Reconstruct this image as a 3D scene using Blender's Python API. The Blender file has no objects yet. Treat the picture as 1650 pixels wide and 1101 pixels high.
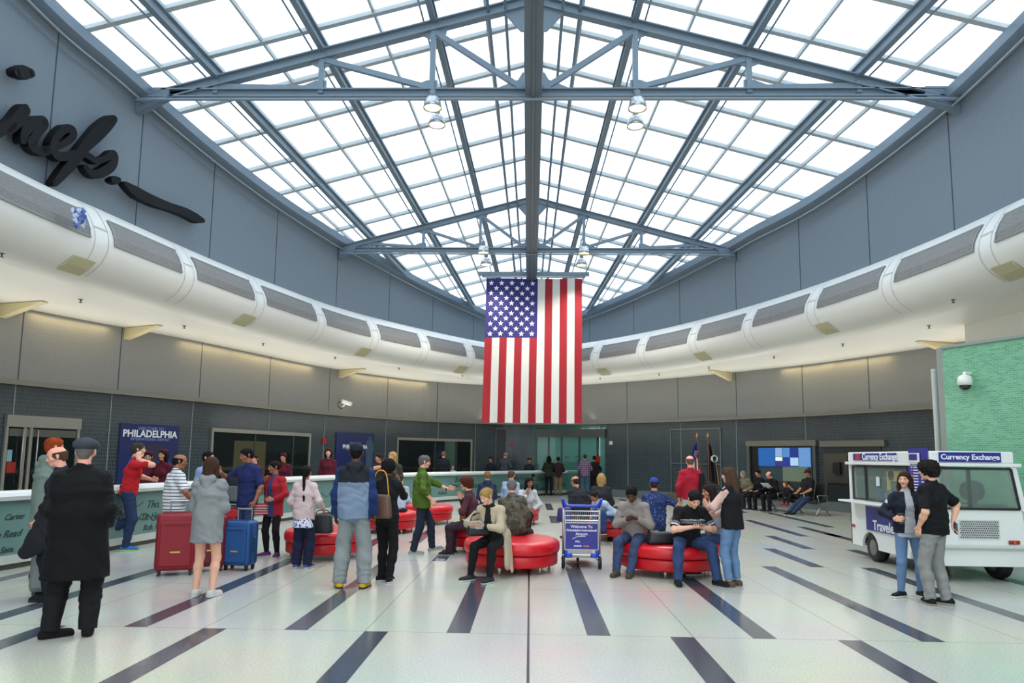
import bpy, bmesh, math, random
import numpy as np
from mathutils import Vector, Matrix
sc = bpy.context.scene
COL = sc.collection
R = math.radians
# ------------------------------------------------------------------ camera
CYP = 604.0; FPX = 1150.0; CAMH = 1.68; HOR = 738.0; VXP = 854.0; ROLL = R(0.7)
def unroll(px, py):
    x = px-825; y = py-CYP; c, s = math.cos(ROLL), math.sin(ROLL)
    return 825+x*c+y*s, CYP-x*s+y*c
ux_, uy_ = unroll(VXP, HOR)
PITCH = math.atan((uy_-CYP)/FPX); YAW = math.atan((ux_-825)*math.cos(PITCH)/FPX)
def ray(px, py):
    px, py = unroll(px, py)
    x = (px-825)/FPX; y = -(py-CYP)/FPX
    f = math.cos(PITCH)-y*math.sin(PITCH); u = math.sin(PITCH)+y*math.cos(PITCH)
    return Vector((x*math.cos(YAW)-f*math.sin(YAW), x*math.sin(YAW)+f*math.cos(YAW), u))
def at(px, py, Y):
    r = ray(px, py); t = Y/r.y; return Vector((r.x*t, Y, CAMH+r.z*t))
def gr(px, py, z=0.0):
    r = ray(px, py); t = (z-CAMH)/r.z; return Vector((r.x*t, r.y*t, z))
cam = bpy.data.cameras.new('camera'); camo = bpy.data.objects.new('camera', cam); COL.objects.link(camo)
cam.sensor_fit = 'HORIZONTAL'; cam.sensor_width = 36.0; cam.lens = 36.0*FPX/1650.0
cam.shift_y = (CYP-550.5)/1650.0
cam.clip_start = 0.1; cam.clip_end = 300
fw = Vector((-math.sin(YAW)*math.cos(PITCH), math.cos(YAW)*math.cos(PITCH), math.sin(PITCH)))
rt = Vector((math.cos(YAW), math.sin(YAW), 0)); up = rt.cross(fw)
rt2 = rt*math.cos(ROLL)+up*math.sin(ROLL); up2 = up*math.cos(ROLL)-rt*math.sin(ROLL)
M = Matrix((rt2, up2, -fw)).transposed().to_4x4(); M.translation = Vector((0, 0, CAMH))
camo.matrix_world = M
sc.camera = camo
# ------------------------------------------------------------------ light and exposure
wd = bpy.data.worlds.new('overcast'); sc.world = wd; wd.use_nodes = True
bg = wd.node_tree.nodes['Background']; bg.inputs[0].default_value = (0.85, 0.93, 1.0, 1); bg.inputs[1].default_value = 1.75
sc.view_settings.view_transform = 'Standard'; sc.view_settings.look = 'None'
sc.view_settings.exposure = 0.55; sc.view_settings.gamma = 1.0
sc.view_settings.use_curve_mapping = False
sc.cycles.max_bounces = 8; sc.cycles.diffuse_bounces = 5; sc.cycles.transparent_max_bounces = 12
sc.cycles.caustics_reflective = False; sc.cycles.caustics_refractive = False
sc.cycles.sample_clamp_indirect = 6.0
sc.cycles.use_denoising = True
def area(name, loc, rot, sx, sy, power, colr=(1, 1, 1)):
    l = bpy.data.lights.new(name, 'AREA'); l.shape = 'RECTANGLE'; l.size = sx; l.size_y = sy
    l.energy = power; l.color = colr
    o = bpy.data.objects.new(name, l); COL.objects.link(o); o.location = loc; o.rotation_euler = rot
    return o
# ------------------------------------------------------------------ materials
MATS = {}
def lin(c):
    return tuple(((v/255)/12.92 if v/255 <= .04045 else ((v/255+.055)/1.055)**2.4) for v in c)
def mat(name, rgb, rough=.6, metal=0.0, spec=.5, noise=0.0, nscale=20, bump=0.0, bscale=60, alpha=1.0, trans=0.0, emit=0.0, coat=0.0):
    if name in MATS: return MATS[name]
    m = bpy.data.materials.new(name); m.use_nodes = True; MATS[name] = m
    nt = m.node_tree; b = nt.nodes['Principled BSDF']
    c = lin(rgb); b.inputs['Base Color'].default_value = (*c, 1)
    b.inputs['Roughness'].default_value = rough; b.inputs['Metallic'].default_value = metal
    b.inputs['Specular IOR Level'].default_value = spec
    b.inputs['Transmission Weight'].default_value = trans; b.inputs['Alpha'].default_value = alpha
    b.inputs['Coat Weight'].default_value = coat
    if emit:
        b.inputs['Emission Color'].default_value = (*c, 1); b.inputs['Emission Strength'].default_value = emit
    if noise or bump:
        tc = nt.nodes.new('ShaderNodeTexCoord')
    if noise:
        n = nt.nodes.new('ShaderNodeTexNoise'); n.inputs['Scale'].default_value = nscale; n.inputs['Detail'].default_value = 4
        nt.links.new(tc.outputs['Object'], n.inputs['Vector'])
        mx = nt.nodes.new('ShaderNodeMix'); mx.data_type = 'RGBA'
        mx.inputs[6].default_value = (*[v*(1-noise) for v in c], 1); mx.inputs[7].default_value = (*[min(1, v*(1+noise)) for v in c], 1)
        nt.links.new(n.outputs['Fac'], mx.inputs[0]); nt.links.new(mx.outputs[2], b.inputs['Base Color'])
    if bump:
        n = nt.nodes.new('ShaderNodeTexNoise'); n.inputs['Scale'].default_value = bscale; n.inputs['Detail'].default_value = 3
        nt.links.new(tc.outputs['Object'], n.inputs['Vector'])
        bp = nt.nodes.new('ShaderNodeBump'); bp.inputs['Strength'].default_value = bump; bp.inputs['Distance'].default_value = .01
        nt.links.new(n.outputs['Fac'], bp.inputs['Height']); nt.links.new(bp.outputs[0], b.inputs['Normal'])
    return m
def nodes(m):
    nt = m.node_tree; return nt, nt.nodes, nt.links, nt.nodes['Principled BSDF']
def glass(name, rgb, alpha, rough=.05, spec=.5):
    m = mat(name, rgb, rough, alpha=alpha, spec=spec); return m
# ------------------------------------------------------------------ mesh helpers
class MB:
    def __init__(s): s.v = []; s.f = []; s.m = []; s.uv = []
    def add(s, vs, fs, mi=0, uv=None):
        o = len(s.v); s.v += [tuple(v) for v in vs]
        s.f += [tuple(i+o for i in f) for f in fs]; s.m += [mi]*len(fs)
        s.uv += uv if uv else [None]*len(fs)
        return s
    def box(s, c, d, mi=0, M=None, tap=1.0):
        x, y, z = [q/2 for q in d]
        vs = [Vector((sx*x*(tap if sz > 0 else 1), sy*y*(tap if sz > 0 else 1), sz*z)) for sz in (-1, 1) for sy in (-1, 1) for sx in (-1, 1)]
        vs = [((M @ v) if M else v)+Vector(c) for v in vs]
        return s.add(vs, [(0, 2, 3, 1), (4, 5, 7, 6), (0, 1, 5, 4), (2, 6, 7, 3), (0, 4, 6, 2), (1, 3, 7, 5)], mi)
    def bar(s, a, b, w, h, mi=0, upv=(0, 0, 1)):
        a = Vector(a); b = Vector(b); d = (b-a); L = d.length
        if L < 1e-6: return s
        d /= L; u = Vector(upv); sd = d.cross(u)
        if sd.length < 1e-4: sd = d.cross(Vector((0, 1, 0)))
        sd.normalize(); u = sd.cross(d)
        vs = [p+sd*sx*w/2+u*sz*h/2 for p in (a, b) for sz in (-1, 1) for sx in (-1, 1)]
        return s.add(vs, [(0, 1, 3, 2), (4, 6, 7, 5), (0, 4, 5, 1), (2, 3, 7, 6), (0, 2, 6, 4), (1, 5, 7, 3)], mi)
    def ibeam(s, a, b, w, h, t=.025, mi=0):
        a = Vector(a); b = Vector(b); d = (b-a).normalized(); sd = d.cross(Vector((0, 0, 1))).normalized(); u = sd.cross(d)
        s.bar(a+u*(h/2-t/2), b+u*(h/2-t/2), w, t, mi); s.bar(a-u*(h/2-t/2), b-u*(h/2-t/2), w, t, mi); s.bar(a, b, t, h-2*t, mi); return s
    def tube(s, pts, r, n=10, mi=0, cap=True, flat=None):
        pts = [Vector(p) for p in pts]; k = len(pts); rs = r if isinstance(r, (list, tuple)) else [r]*k
        vs = []; prev = None
        for i, p in enumerate(pts):
            t = (pts[min(i+1, k-1)]-pts[max(i-1, 0)]).normalized()
            if prev is None:
                a = Vector((0, 0, 1)) if abs(t.z) < .9 else Vector((1, 0, 0))
                prev = (a-t*a.dot(t)).normalized()
            u = (prev-t*prev.dot(t)).normalized(); w = t.cross(u); prev = u
            for j in range(n):
                an = 2*math.pi*j/n; q = u*math.cos(an)+w*math.sin(an)
                if flat: fn = Vector(flat[0]); q = q-fn*q.dot(fn)*(1-flat[1])
                vs.append(p+q*rs[i])
        fs = [(i*n+j, i*n+(j+1) % n, (i+1)*n+(j+1) % n, (i+1)*n+j) for i in range(k-1) for j in range(n)]
        if cap: fs += [tuple(reversed(range(n))), tuple(range((k-1)*n, k*n))]
        return s.add(vs, fs, mi)
    def lathe(s, prof, c=(0, 0, 0), n=24, mi=0, M=None, close=True):
        vs = []; k = len(prof)
        for r, z in prof:
            for j in range(n):
                a = 2*math.pi*j/n; v = Vector((r*math.cos(a), r*math.sin(a), z)); vs.append(((M @ v) if M else v)+Vector(c))
        fs = [(i*n+j, i*n+(j+1) % n, (i+1)*n+(j+1) % n, (i+1)*n+j) for i in range(k-1) for j in range(n)]
        if close: fs += [tuple(reversed(range(n))), tuple(range((k-1)*n, k*n))]
        return s.add(vs, fs, mi)
    def ball(s, c, r, n=12, mi=0, sc_=(1, 1, 1)):
        vs = [Vector(c)+Vector((0, 0, -r*sc_[2]))]; m = n//2
        for i in range(1, m):
            ph = -math.pi/2+math.pi*i/m
            for j in range(n):
                a = 2*math.pi*j/n; vs.append(Vector(c)+Vector((r*math.cos(ph)*math.cos(a)*sc_[0], r*math.cos(ph)*math.sin(a)*sc_[1], r*math.sin(ph)*sc_[2])))
        vs.append(Vector(c)+Vector((0, 0, r*sc_[2]))); L = len(vs)-1
        fs = [(0, 1+(j+1) % n, 1+j) for j in range(n)]
        for i in range(m-2): fs += [(1+i*n+j, 1+i*n+(j+1) % n, 1+(i+1)*n+(j+1) % n, 1+(i+1)*n+j) for j in range(n)]
        fs += [(1+(m-2)*n+j, 1+(m-2)*n+(j+1) % n, L) for j in range(n)]
        return s.add(vs, fs, mi)
    def prism(s, pts, z0, z1, mi=0, M=None):
        n = len(pts); vs = [Vector((x, y, z)) for z in (z0, z1) for x, y in pts]
        if M: vs = [M @ v for v in vs]
        fs = [tuple(reversed(range(n))), tuple(range(n, 2*n))]+[(i, (i+1) % n, n+(i+1) % n, n+i) for i in range(n)]
        return s.add(vs, fs, mi)
    def build(s, name, ms, parent=None, smooth=False, bev=0.0, loc=None, seg=2):
        me = bpy.data.meshes.new(name); me.from_pydata(s.v, [], s.f)
        if not isinstance(ms, (list, tuple)): ms = [ms]
        for m in ms: me.materials.append(m)
        me.polygons.foreach_set('material_index', s.m)
        if any(u for u in s.uv):
            ul = me.uv_layers.new(name='UVMap')
            for p, u in zip(me.polygons, s.uv):
                if u:
                    for li, c in zip(p.loop_indices, u): ul.data[li].uv = c
        me.update()
        if smooth: me.shade_smooth()
        o = bpy.data.objects.new(name, me); COL.objects.link(o)
        if parent: o.parent = parent
        if loc is not None: o.location = loc
        if bev:
            b = o.modifiers.new('bevel', 'BEVEL'); b.width = bev; b.segments = seg; b.limit_method = 'ANGLE'
        return o
def tag(o, label=None, cat=None, group=None, kind=None):
    if label: o['label'] = label
    if cat: o['category'] = cat
    if group: o['group'] = group
    if kind: o['kind'] = kind
    return o
def struct(o): o['kind'] = 'structure'; return o
def empty(name, loc=(0, 0, 0), rz=0.0, label=None, cat=None, group=None):
    o = bpy.data.objects.new(name, None); COL.objects.link(o); o.location = loc; o.rotation_euler = (0, 0, rz)
    o.empty_display_size = .1
    return tag(o, label, cat, group)
def copy_tree(o, parent=None):
    c = o.copy(); COL.objects.link(c); c.parent = parent
    for ch in list(o.children): copy_tree(ch, c)
    return c
def text_geo(s, size=1.0, ext=.004, shear=0.0, align='CENTER', bold=0.0, space=1.0):
    cu = bpy.data.curves.new('t', 'FONT'); cu.body = s; cu.size = size; cu.extrude = ext; cu.align_x = align; cu.align_y = 'CENTER'
    cu.shear = shear; cu.resolution_u = 3; cu.offset = bold; cu.space_character = space
    o = bpy.data.objects.new('t', cu); COL.objects.link(o)
    me = bpy.data.meshes.new_from_object(o.evaluated_get(bpy.context.evaluated_depsgraph_get()))
    vs = [v.co.copy() for v in me.vertices]; fs = [tuple(p.vertices) for p in me.polygons]
    bpy.data.objects.remove(o); bpy.data.curves.remove(cu); bpy.data.meshes.remove(me)
    return vs, fs
def curve_pts(P_, n=8):
    P_ = [Vector((*p, 0)) if len(p) == 2 else Vector(p) for p in P_]; out = []
    for i in range(len(P_)-1):
        p0 = P_[max(i-1, 0)]; p1 = P_[i]; p2 = P_[i+1]; p3 = P_[min(i+2, len(P_)-1)]
        for j in range(n):
            t = j/n; out.append(.5*((2*p1)+(p2-p0)*t+(2*p0-5*p1+4*p2-p3)*t*t+(3*p1-p0-3*p2+p3)*t**3))
    out.append(P_[-1]); return out
class Path:                                            # a plan curve with arc length, side = +1: inward is to the right of travel
    def __init__(s, P_, n=8, side=1):
        s.p = [q.xy for q in curve_pts(P_, n)]; s.s = [0.0]; s.side = side
        for a, b in zip(s.p, s.p[1:]): s.s.append(s.s[-1]+(b-a).length)
        s.nrm = []
        for i in range(len(s.p)):
            t = (s.p[min(i+1, len(s.p)-1)]-s.p[max(i-1, 0)]).normalized(); s.nrm.append(Vector((t.y, -t.x))*side)
    def at(s, q, off=0.0, z=0.0):
        q = max(0.0, min(s.s[-1]-1e-6, q)); lo = 0
        import bisect
        lo = max(0, min(len(s.p)-2, bisect.bisect_right(s.s, q)-1)); t = (q-s.s[lo])/(s.s[lo+1]-s.s[lo])
        c = s.p[lo].lerp(s.p[lo+1], t); n = s.nrm[lo].lerp(s.nrm[lo+1], t).normalized()
        return Vector((c.x+n.x*off, c.y+n.y*off, z))
    def hit(s, px, py=738, off=0.0):                   # where the sight line meets the vertical surface over this curve
        r = ray(px, py); best = None
        pts = [Vector((p.x+n.x*off, p.y+n.y*off)) for p, n in zip(s.p, s.nrm)]
        for i in range(len(pts)-1):
            a, b = pts[i], pts[i+1]; ca = r.x*a.y-r.y*a.x; cb = r.x*b.y-r.y*b.x
            if ca*cb <= 0 and ca != cb:
                t = ca/(ca-cb); c = a.lerp(b, t); k = c.dot(r.xy)/r.xy.length_squared
                if k > 0 and (best is None or k < best[2]): best = (s.s[i]+t*(s.s[i+1]-s.s[i]), CAMH+r.z*k, k)
        return best
    def steps(s, a, b, ds=.4):
        n = max(1, int(math.ceil((b-a)/ds))); return [a+(b-a)*i/n for i in range(n+1)]
def slab(mb, path, a, b, z0, z1, o0, o1, mi=0, ds=.4):  # a curved box lying along the path
    st = path.steps(a, b, ds); f0 = z0 if callable(z0) else (lambda q: z0); f1 = z1 if callable(z1) else (lambda q: z1)
    vs = []
    for q in st:
        vs += [path.at(q, o0, f0(q)), path.at(q, o1, f0(q)), path.at(q, o1, f1(q)), path.at(q, o0, f1(q))]
    fs = []; uv = []
    for i in range(len(st)-1):
        A = i*4; B = A+4; u0, u1 = st[i], st[i+1]
        for j in range(4):
            fs.append((A+j, A+(j+1) % 4, B+(j+1) % 4, B+j))
            za = (f0(u0), f0(u0), f1(u0), f1(u0)); zb = (f0(u1), f0(u1), f1(u1), f1(u1)); k = (j+1) % 4
            uv.append([(u0, za[j]), (u0, za[k]), (u1, zb[k]), (u1, zb[j])])
    fs += [(3, 2, 1, 0), tuple(len(vs)-4+i for i in range(4))]; uv += [None, None]
    return mb.add(vs, fs, mi, uv)
def sweep(mb, path, a, b, prof, mi=0, ds=.4, close=False):
    st = path.steps(a, b, ds); vs = []; n = len(prof)
    for q in st: vs += [path.at(q, o, z) for o, z in prof]
    fs = [(i*n+j, i*n+(j+1) % n, (i+1)*n+(j+1) % n, (i+1)*n+j) for i in range(len(st)-1) for j in range(n if close else n-1)]
    if close: fs += [tuple(reversed(range(n))), tuple(range((len(st)-1)*n, len(st)*n))]
    return mb.add(vs, fs, mi)
# ================================================================== SETTING
DR = Path([(-9.9, -9), (-9.9, -1), (-9.78, 6), (-9.56, 12.06), (-9.2, 14.4), (-8.65, 17.5), (-7.93, 20.5), (-6.75, 24.2), (-4.6, 28.0), (-2.0, 31.5), (0.15, 32.6), (2.3, 31.5), (5.1, 27.9), (7.1, 24.0), (8.45, 20.2), (9.25, 16.5), (9.6, 13.2), (9.85, 6), (9.95, -1), (9.95, -9)], 8, 1)
DW = Path([(-9.9, -9), (-9.9, -1), (-9.78, 6), (-9.56, 12.06), (-9.2, 14.4), (-8.65, 17.5), (-7.93, 20.5), (-7.1, 23.2), (-6.75, 24.2), (-6.32, 25.2), (-4.6, 29.6), (-2.15, 35.0), (-.6, 37.6), (0.15, 38.0), (.9, 37.6), (2.5, 34.6), (4.9, 29.5), (6.68, 25.0), (7.1, 24.0), (7.42, 23.0), (8.45, 20.2), (9.25, 16.5), (9.6, 13.2), (9.85, 6), (9.95, -1), (9.95, -9)], 8, 1)
LW = Path([(-13.6, -9), (-13.6, 0), (-13.5, 8), (-13.1, 12), (-12.39, 16.26), (-10.29, 21.41), (-8.15, 27.6), (-5.3, 32.0), (-2.2, 34.0), (0, 34.1), (2.4, 33.5), (5.86, 30.6), (7.6, 28.6), (9.78, 25.8), (11.02, 23.5), (12.0, 21.35), (12.9, 18.0), (13.4, 12), (13.6, 4), (13.6, -9)], 8, 1)
def roof(x, y): return 14.83-.158*y-.27*abs(x)
VY = 56.7; NODES = (9.25, 7.26, 4.84, 2.3)
def fan(u, y): return u*(VY-y)/(VY-15.3)
M_drum = mat('drum_panel', (124, 135, 144), .55, noise=.03, nscale=3)
def tilegrid(m, cw, ch, mortar, c2, var=.15, mort=.04, bump=.3, off=0.0):
    nt, N, L, b = nodes(m); uv = N.new('ShaderNodeUVMap'); uv.uv_map = 'UVMap'
    br = N.new('ShaderNodeTexBrick'); br.offset = off; br.inputs['Scale'].default_value = 1
    br.inputs['Brick Width'].default_value = cw; br.inputs['Row Height'].default_value = ch; br.inputs['Mortar Size'].default_value = mort
    br.inputs['Mortar Smooth'].default_value = .3
    c = b.inputs['Base Color'].default_value[:3]; br.inputs['Color1'].default_value = (*c, 1); br.inputs['Color2'].default_value = (*[v*(1+var) for v in c], 1)
    br.inputs['Mortar'].default_value = (*lin(c2), 1)
    L.new(uv.outputs[0], br.inputs['Vector']); L.new(br.outputs['Color'], b.inputs['Base Color'])
    bp = N.new('ShaderNodeBump'); bp.invert = True; bp.inputs['Strength'].default_value = bump; bp.inputs['Distance'].default_value = .004
    L.new(br.outputs['Fac'], bp.inputs['Height']); L.new(bp.outputs[0], b.inputs['Normal'])
    return m
tilegrid(M_drum, .09, .09, None, (117, 128, 137), .02, .005, .1)
M_upper = tilegrid(mat('grey_panel', (150, 150, 148), .55), .09, .09, None, (142, 142, 140), .02, .005, .1)
M_tile = tilegrid(mat('dark_tile', (37, 48, 54), .22), .05, .1, None, (92, 104, 108), .5, .0045, .5)
M_green = tilegrid(mat('green_mosaic', (98, 150, 118), .25), .10, .035, None, (136, 188, 158), .4, .004, .5, .5)
M_white = mat('white_plaster', (238, 236, 228), .4, noise=.02, nscale=2)
M_soff = mat('soffit_white', (236, 234, 222), .5)
M_seam = mat('dark_seam_gap', (70, 80, 92), .8)  # one even dark tone for the joints between panels
M_steelb = mat('blue_grey_steel', (120, 136, 148), .45, .0, noise=.06, nscale=4)
M_mull = mat('glazing_bar_grey', (182, 188, 188), .4)
M_chrome = mat('brushed_steel', (170, 172, 172), .32, .85)
M_alum = mat('aluminium_trim', (142, 140, 130), .4, .5)
M_black = mat('black_paint', (14, 15, 17), .45)
M_mesh = mat('vent_mesh', (112, 108, 106), .6, .3)
M_cream = mat('cream_panel', (196, 190, 152), .6)
# --- floor
PX, PYW = 0.787, 2.36
M_floor = mat('terrazzo', (196, 196, 184), .2, spec=.45)
nt, N, L, b = nodes(M_floor)
tc = N.new('ShaderNodeTexCoord')
n1 = N.new('ShaderNodeTexNoise'); n1.inputs['Scale'].default_value = 55; n1.inputs['Detail'].default_value = 6; n1.inputs['Roughness'].default_value = .8
n2 = N.new('ShaderNodeTexNoise'); n2.inputs['Scale'].default_value = .6; n2.inputs['Detail'].default_value = 3
cr = N.new('ShaderNodeValToRGB'); cr.color_ramp.elements[0].position = .35; cr.color_ramp.elements[1].position = .62
cr.color_ramp.elements[0].color = (*lin((176, 177, 164)), 1); cr.color_ramp.elements[1].color = (*lin((212, 212, 201)), 1)
mx = N.new('ShaderNodeMix'); mx.data_type = 'RGBA'; mx.blend_type = 'MULTIPLY'; mx.inputs[0].default_value = .35
L.new(tc.outputs['Object'], n1.inputs['Vector']); L.new(tc.outputs['Object'], n2.inputs['Vector'])
L.new(n1.outputs['Fac'], cr.inputs[0]); L.new(cr.outputs[0], mx.inputs[6]); L.new(n2.outputs['Color'], mx.inputs[7])
sep = N.new('ShaderNodeSeparateXYZ'); L.new(tc.outputs['Object'], sep.inputs[0])
def jline(axis, pitch, offv, w):
    a = N.new('ShaderNodeMath'); a.operation = 'SUBTRACT'; a.inputs[1].default_value = offv; L.new(sep.outputs[axis], a.inputs[0])
    p = N.new('ShaderNodeMath'); p.operation = 'PINGPONG'; p.inputs[1].default_value = pitch/2; L.new(a.outputs[0], p.inputs[0])
    q = N.new('ShaderNodeMath'); q.operation = 'LESS_THAN'; q.inputs[1].default_value = w; L.new(p.outputs[0], q.inputs[0]); return q.outputs[0]
ja = jline(0, PX*2, 0.0, .0045); jb = jline(1, PYW, 7.08-PYW*3, .0045)
mxx = N.new('ShaderNodeMath'); mxx.operation = 'MAXIMUM'; L.new(ja, mxx.inputs[0]); L.new(jb, mxx.inputs[1])
m2 = N.new('ShaderNodeMix'); m2.data_type = 'RGBA'; m2.inputs[7].default_value = (*lin((128, 128, 118)), 1)
L.new(mxx.outputs[0], m2.inputs[0]); L.new(mx.outputs[2], m2.inputs[6]); L.new(m2.outputs[2], b.inputs['Base Color'])
M_stripe = mat('dark_terrazzo', (66, 72, 84), .18)
nt, N, L, b = nodes(M_stripe); tc = N.new('ShaderNodeTexCoord'); n1 = N.new('ShaderNodeTexVoronoi'); n1.inputs['Scale'].default_value = 95
cr = N.new('ShaderNodeValToRGB'); cr.color_ramp.elements[0].position = .12; cr.color_ramp.elements[1].position = .22
cr.color_ramp.elements[0].color = (*lin((118, 124, 134)), 1); cr.color_ramp.elements[1].color = (*lin((62, 67, 78)), 1)
L.new(tc.outputs['Object'], n1.inputs['Vector']); L.new(n1.outputs['Distance'], cr.inputs[0]); L.new(cr.outputs[0], b.inputs['Base Color'])
fl = MB(); fl.box((0, 14, -.1), (36, 46, .2), 0)
def stripe(col, r0, r1):                                # column index, rows: row k starts at y = 7.08 + PYW*k
    x = col*PX; x0, x1 = (x, x+.225) if col < 0 else (x-.225, x)
    y0 = 7.08+PYW*r0; y1 = 7.08+PYW*r1
    fl.add([(x0, y0, .0012), (x1, y0, .0012), (x1, y1, .0012), (x0, y1, .0012)], [(0, 1, 2, 3)], 1)
for c_, a_, b_ in [(-5, 0, 2), (-4, -2, 0), (-3, 0, 2), (-2, -2, 0), (-1, 0, 1.4), (1, 0, 2), (2, -2, 0), (3, 0, 2), (4, -2, 0), (5, 0, 2), (6, -3, -1), (-6, -2, 0), (-7, 0, 2), (7, .35, 2), (-8, -2, 0), (-9, 0, 2),
                   (-2, 2, 3), (-3, 3, 4), (-4, 2, 3.5), (-5, 4, 6), (6, 2, 3), (7, 3, 4), (8, 4, 5), (8, 2, 3), (9, 1.2, 2), (9, 4, 5), (9, 3.3, 4.3), (10, 5, 6), (8, 5, 5.8), (1, 5, 6), (1, 7, 8.4), (2, 6, 7), (-1, 4, 5),
                   (4, 7, 8), (3, 8, 9), (5, 9, 10), (-2, 5, 6), (-6, 3, 5), (-7, 5, 7), (-8, 2.5, 4), (-9, 3, 5), (-3, 7, 8), (10, 6, 7.5), (11, 4, 5), (11, 7, 8), (12, 5, 6), (7, 6.5, 7.5), (9, 7, 8.5), (10, 8.5, 10), (6, 8, 9), (-1, 8, 9), (10, -2, 0), (11, 0, 1)]:
    stripe(c_, a_, b_)
fl.box((0, 12, .001), (.022, 40, .0012), 2)
struct(fl.build('floor', [M_floor, M_stripe, M_black]))
# --- lower walls: dark tile band, ledge trim, grey panel band
TH = 3.3; SH = 5.12
def seg_of(a, b, name, base, z0, z1, m, path=LW, o=(-.15, 0)):
    w = MB(); slab(w, path, a, b, z0, z1, o[0], o[1]); return struct(w.build(name, m))
sL = LW.hit(690)[0]; sR = LW.hit(1020)[0]; sB0 = LW.hit(863)[0]; sB1 = LW.hit(977)[0]
END = LW.s[-1]
w = MB(); slab(w, LW, 0, sL, 0, TH, -.15, 0); slab(w, LW, 0, sL, TH, SH+.1, -.15, 0, 1); struct(w.build('wall_left', [M_tile, M_upper]))
w = MB(); slab(w, LW, sL, sB0, 0, TH, -.15, 0); slab(w, LW, sB1, sR, 0, TH, -.15, 0); slab(w, LW, sL, sR, TH, SH+.6, -.15, 0, 1); struct(w.build('wall_back', [M_tile, M_upper]))
w = MB(); slab(w, LW, sR, END, 0, TH, -.15, 0); slab(w, LW, sR, END, TH, SH+.1, -.15, 0, 1); struct(w.build('wall_right', [M_tile, M_upper]))
w = MB(); slab(w, LW, 0, END, TH-.05, TH+.07, 0, .2); struct(w.build('trim_1', M_alum))
w = MB(); slab(w, LW, 0, sB0, 0, .2, 0, .04); slab(w, LW, sB1, END, 0, .32, 0, .04); struct(w.build('baseboard_back', mat('base_steel', (120, 130, 134), .3, .4)))
w = MB()
for px in [14, 172, 305, 430, 520, 620, 705, 765, 1012, 1098, 1188, 1300]:
    q = LW.hit(px); 
    if q: slab(w, LW, q[0]-.012, q[0]+.012, .3, TH-.05, 0, .018)
struct(w.build('trim_2', mat('tile_seam', (150, 160, 160), .4, .4)))
w = MB()
for px in [28, 190, 322, 434, 531, 625, 705, 1010, 1092, 1186, 1293, 1400]:
    q = LW.hit(px, 620)
    if q: slab(w, LW, q[0]-.012, q[0]+.012, TH+.07, SH, -.01, .006)
struct(w.build('trim_3', M_seam))
# --- drum wall above the bulkhead
w = MB(); slab(w, DW, 0, DW.s[-1], 6.5, lambda q: roof(DW.at(q).x, DW.at(q).y)+.02, -.2, 0, ds=.3); struct(w.build('wall_drum', M_drum))
w = MB()
for px in [63, 215, 338, 445, 545, 630, 700, 765, 950, 1020, 1094, 1184, 1288, 1401, 1540]:
    q = DW.hit(px, 400)
    if q: slab(w, DW, q[0]-.014, q[0]+.014, 6.7, roof(DW.at(q[0]).x, DW.at(q[0]).y)-.05, -.01, .006)
struct(w.build('trim_4', M_seam))
# --- curved white bulkhead (ring) and its soffit
PROF = [(-.05, 6.75), (.14, 6.75), (.28, 6.69), (.42, 6.56), (.54, 6.40), (.66, 6.22), (.74, 6.04), (.77, 5.87), (.76, 5.73), (.71, 5.60), (.62, 5.46), (.46, 5.33), (.26, 5.22), (.04, 5.15), (-.2, SH)]
w = MB(); sweep(w, DR, 0, DR.s[-1], PROF, ds=.3); struct(w.build('wall_bulkhead', M_white, smooth=True))
w = MB(); n = 160
vs = []
for i in range(n+1):
    a = DR.at(DR.s[-1]*i/n, -.18, SH+.002); 
    bq = LW.at(END*i/n, -.05, SH); vs += [a, bq, a+Vector((0, 0, .2)), bq+Vector((0, 0, .2))]
fs = [(4*i, 4*i+1, 4*i+5, 4*i+4) for i in range(n)]+[(4*i+2, 4*i+6, 4*i+7, 4*i+3) for i in range(n)]
w.add(vs, fs); struct(w.build('ceiling', M_white))
w = MB(); w.add([(-9, 22, 6.69), (9, 22, 6.69), (3, 39, 6.69), (-3, 39, 6.69), (-9, 22, 6.86), (9, 22, 6.86), (3, 39, 6.86), (-3, 39, 6.71)], [(0, 3, 2, 1), (4, 5, 6, 7)]) if False else None
vs = []; n = 60
sa = DR.s[-1]*.30; sb = DR.s[-1]*.70; ta = DW.s[-1]*.30; tb = DW.s[-1]*.70
for i in range(n+1): vs += [DR.at(sa+(sb-sa)*i/n, .05, 6.70), DW.at(ta+(tb-ta)*i/n, -.1, 6.70)]
w.add([v+Vector((0, 0, d)) for d in (0, -.04) for v in vs], [(2*i, 2*i+1, 2*i+3, 2*i+2) for i in range(n)]+[(2*n+2+2*i, 2*n+4+2*i, 2*n+5+2*i, 2*n+3+2*i) for i in range(n)]); struct(w.build('trim_14', M_white))
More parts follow.
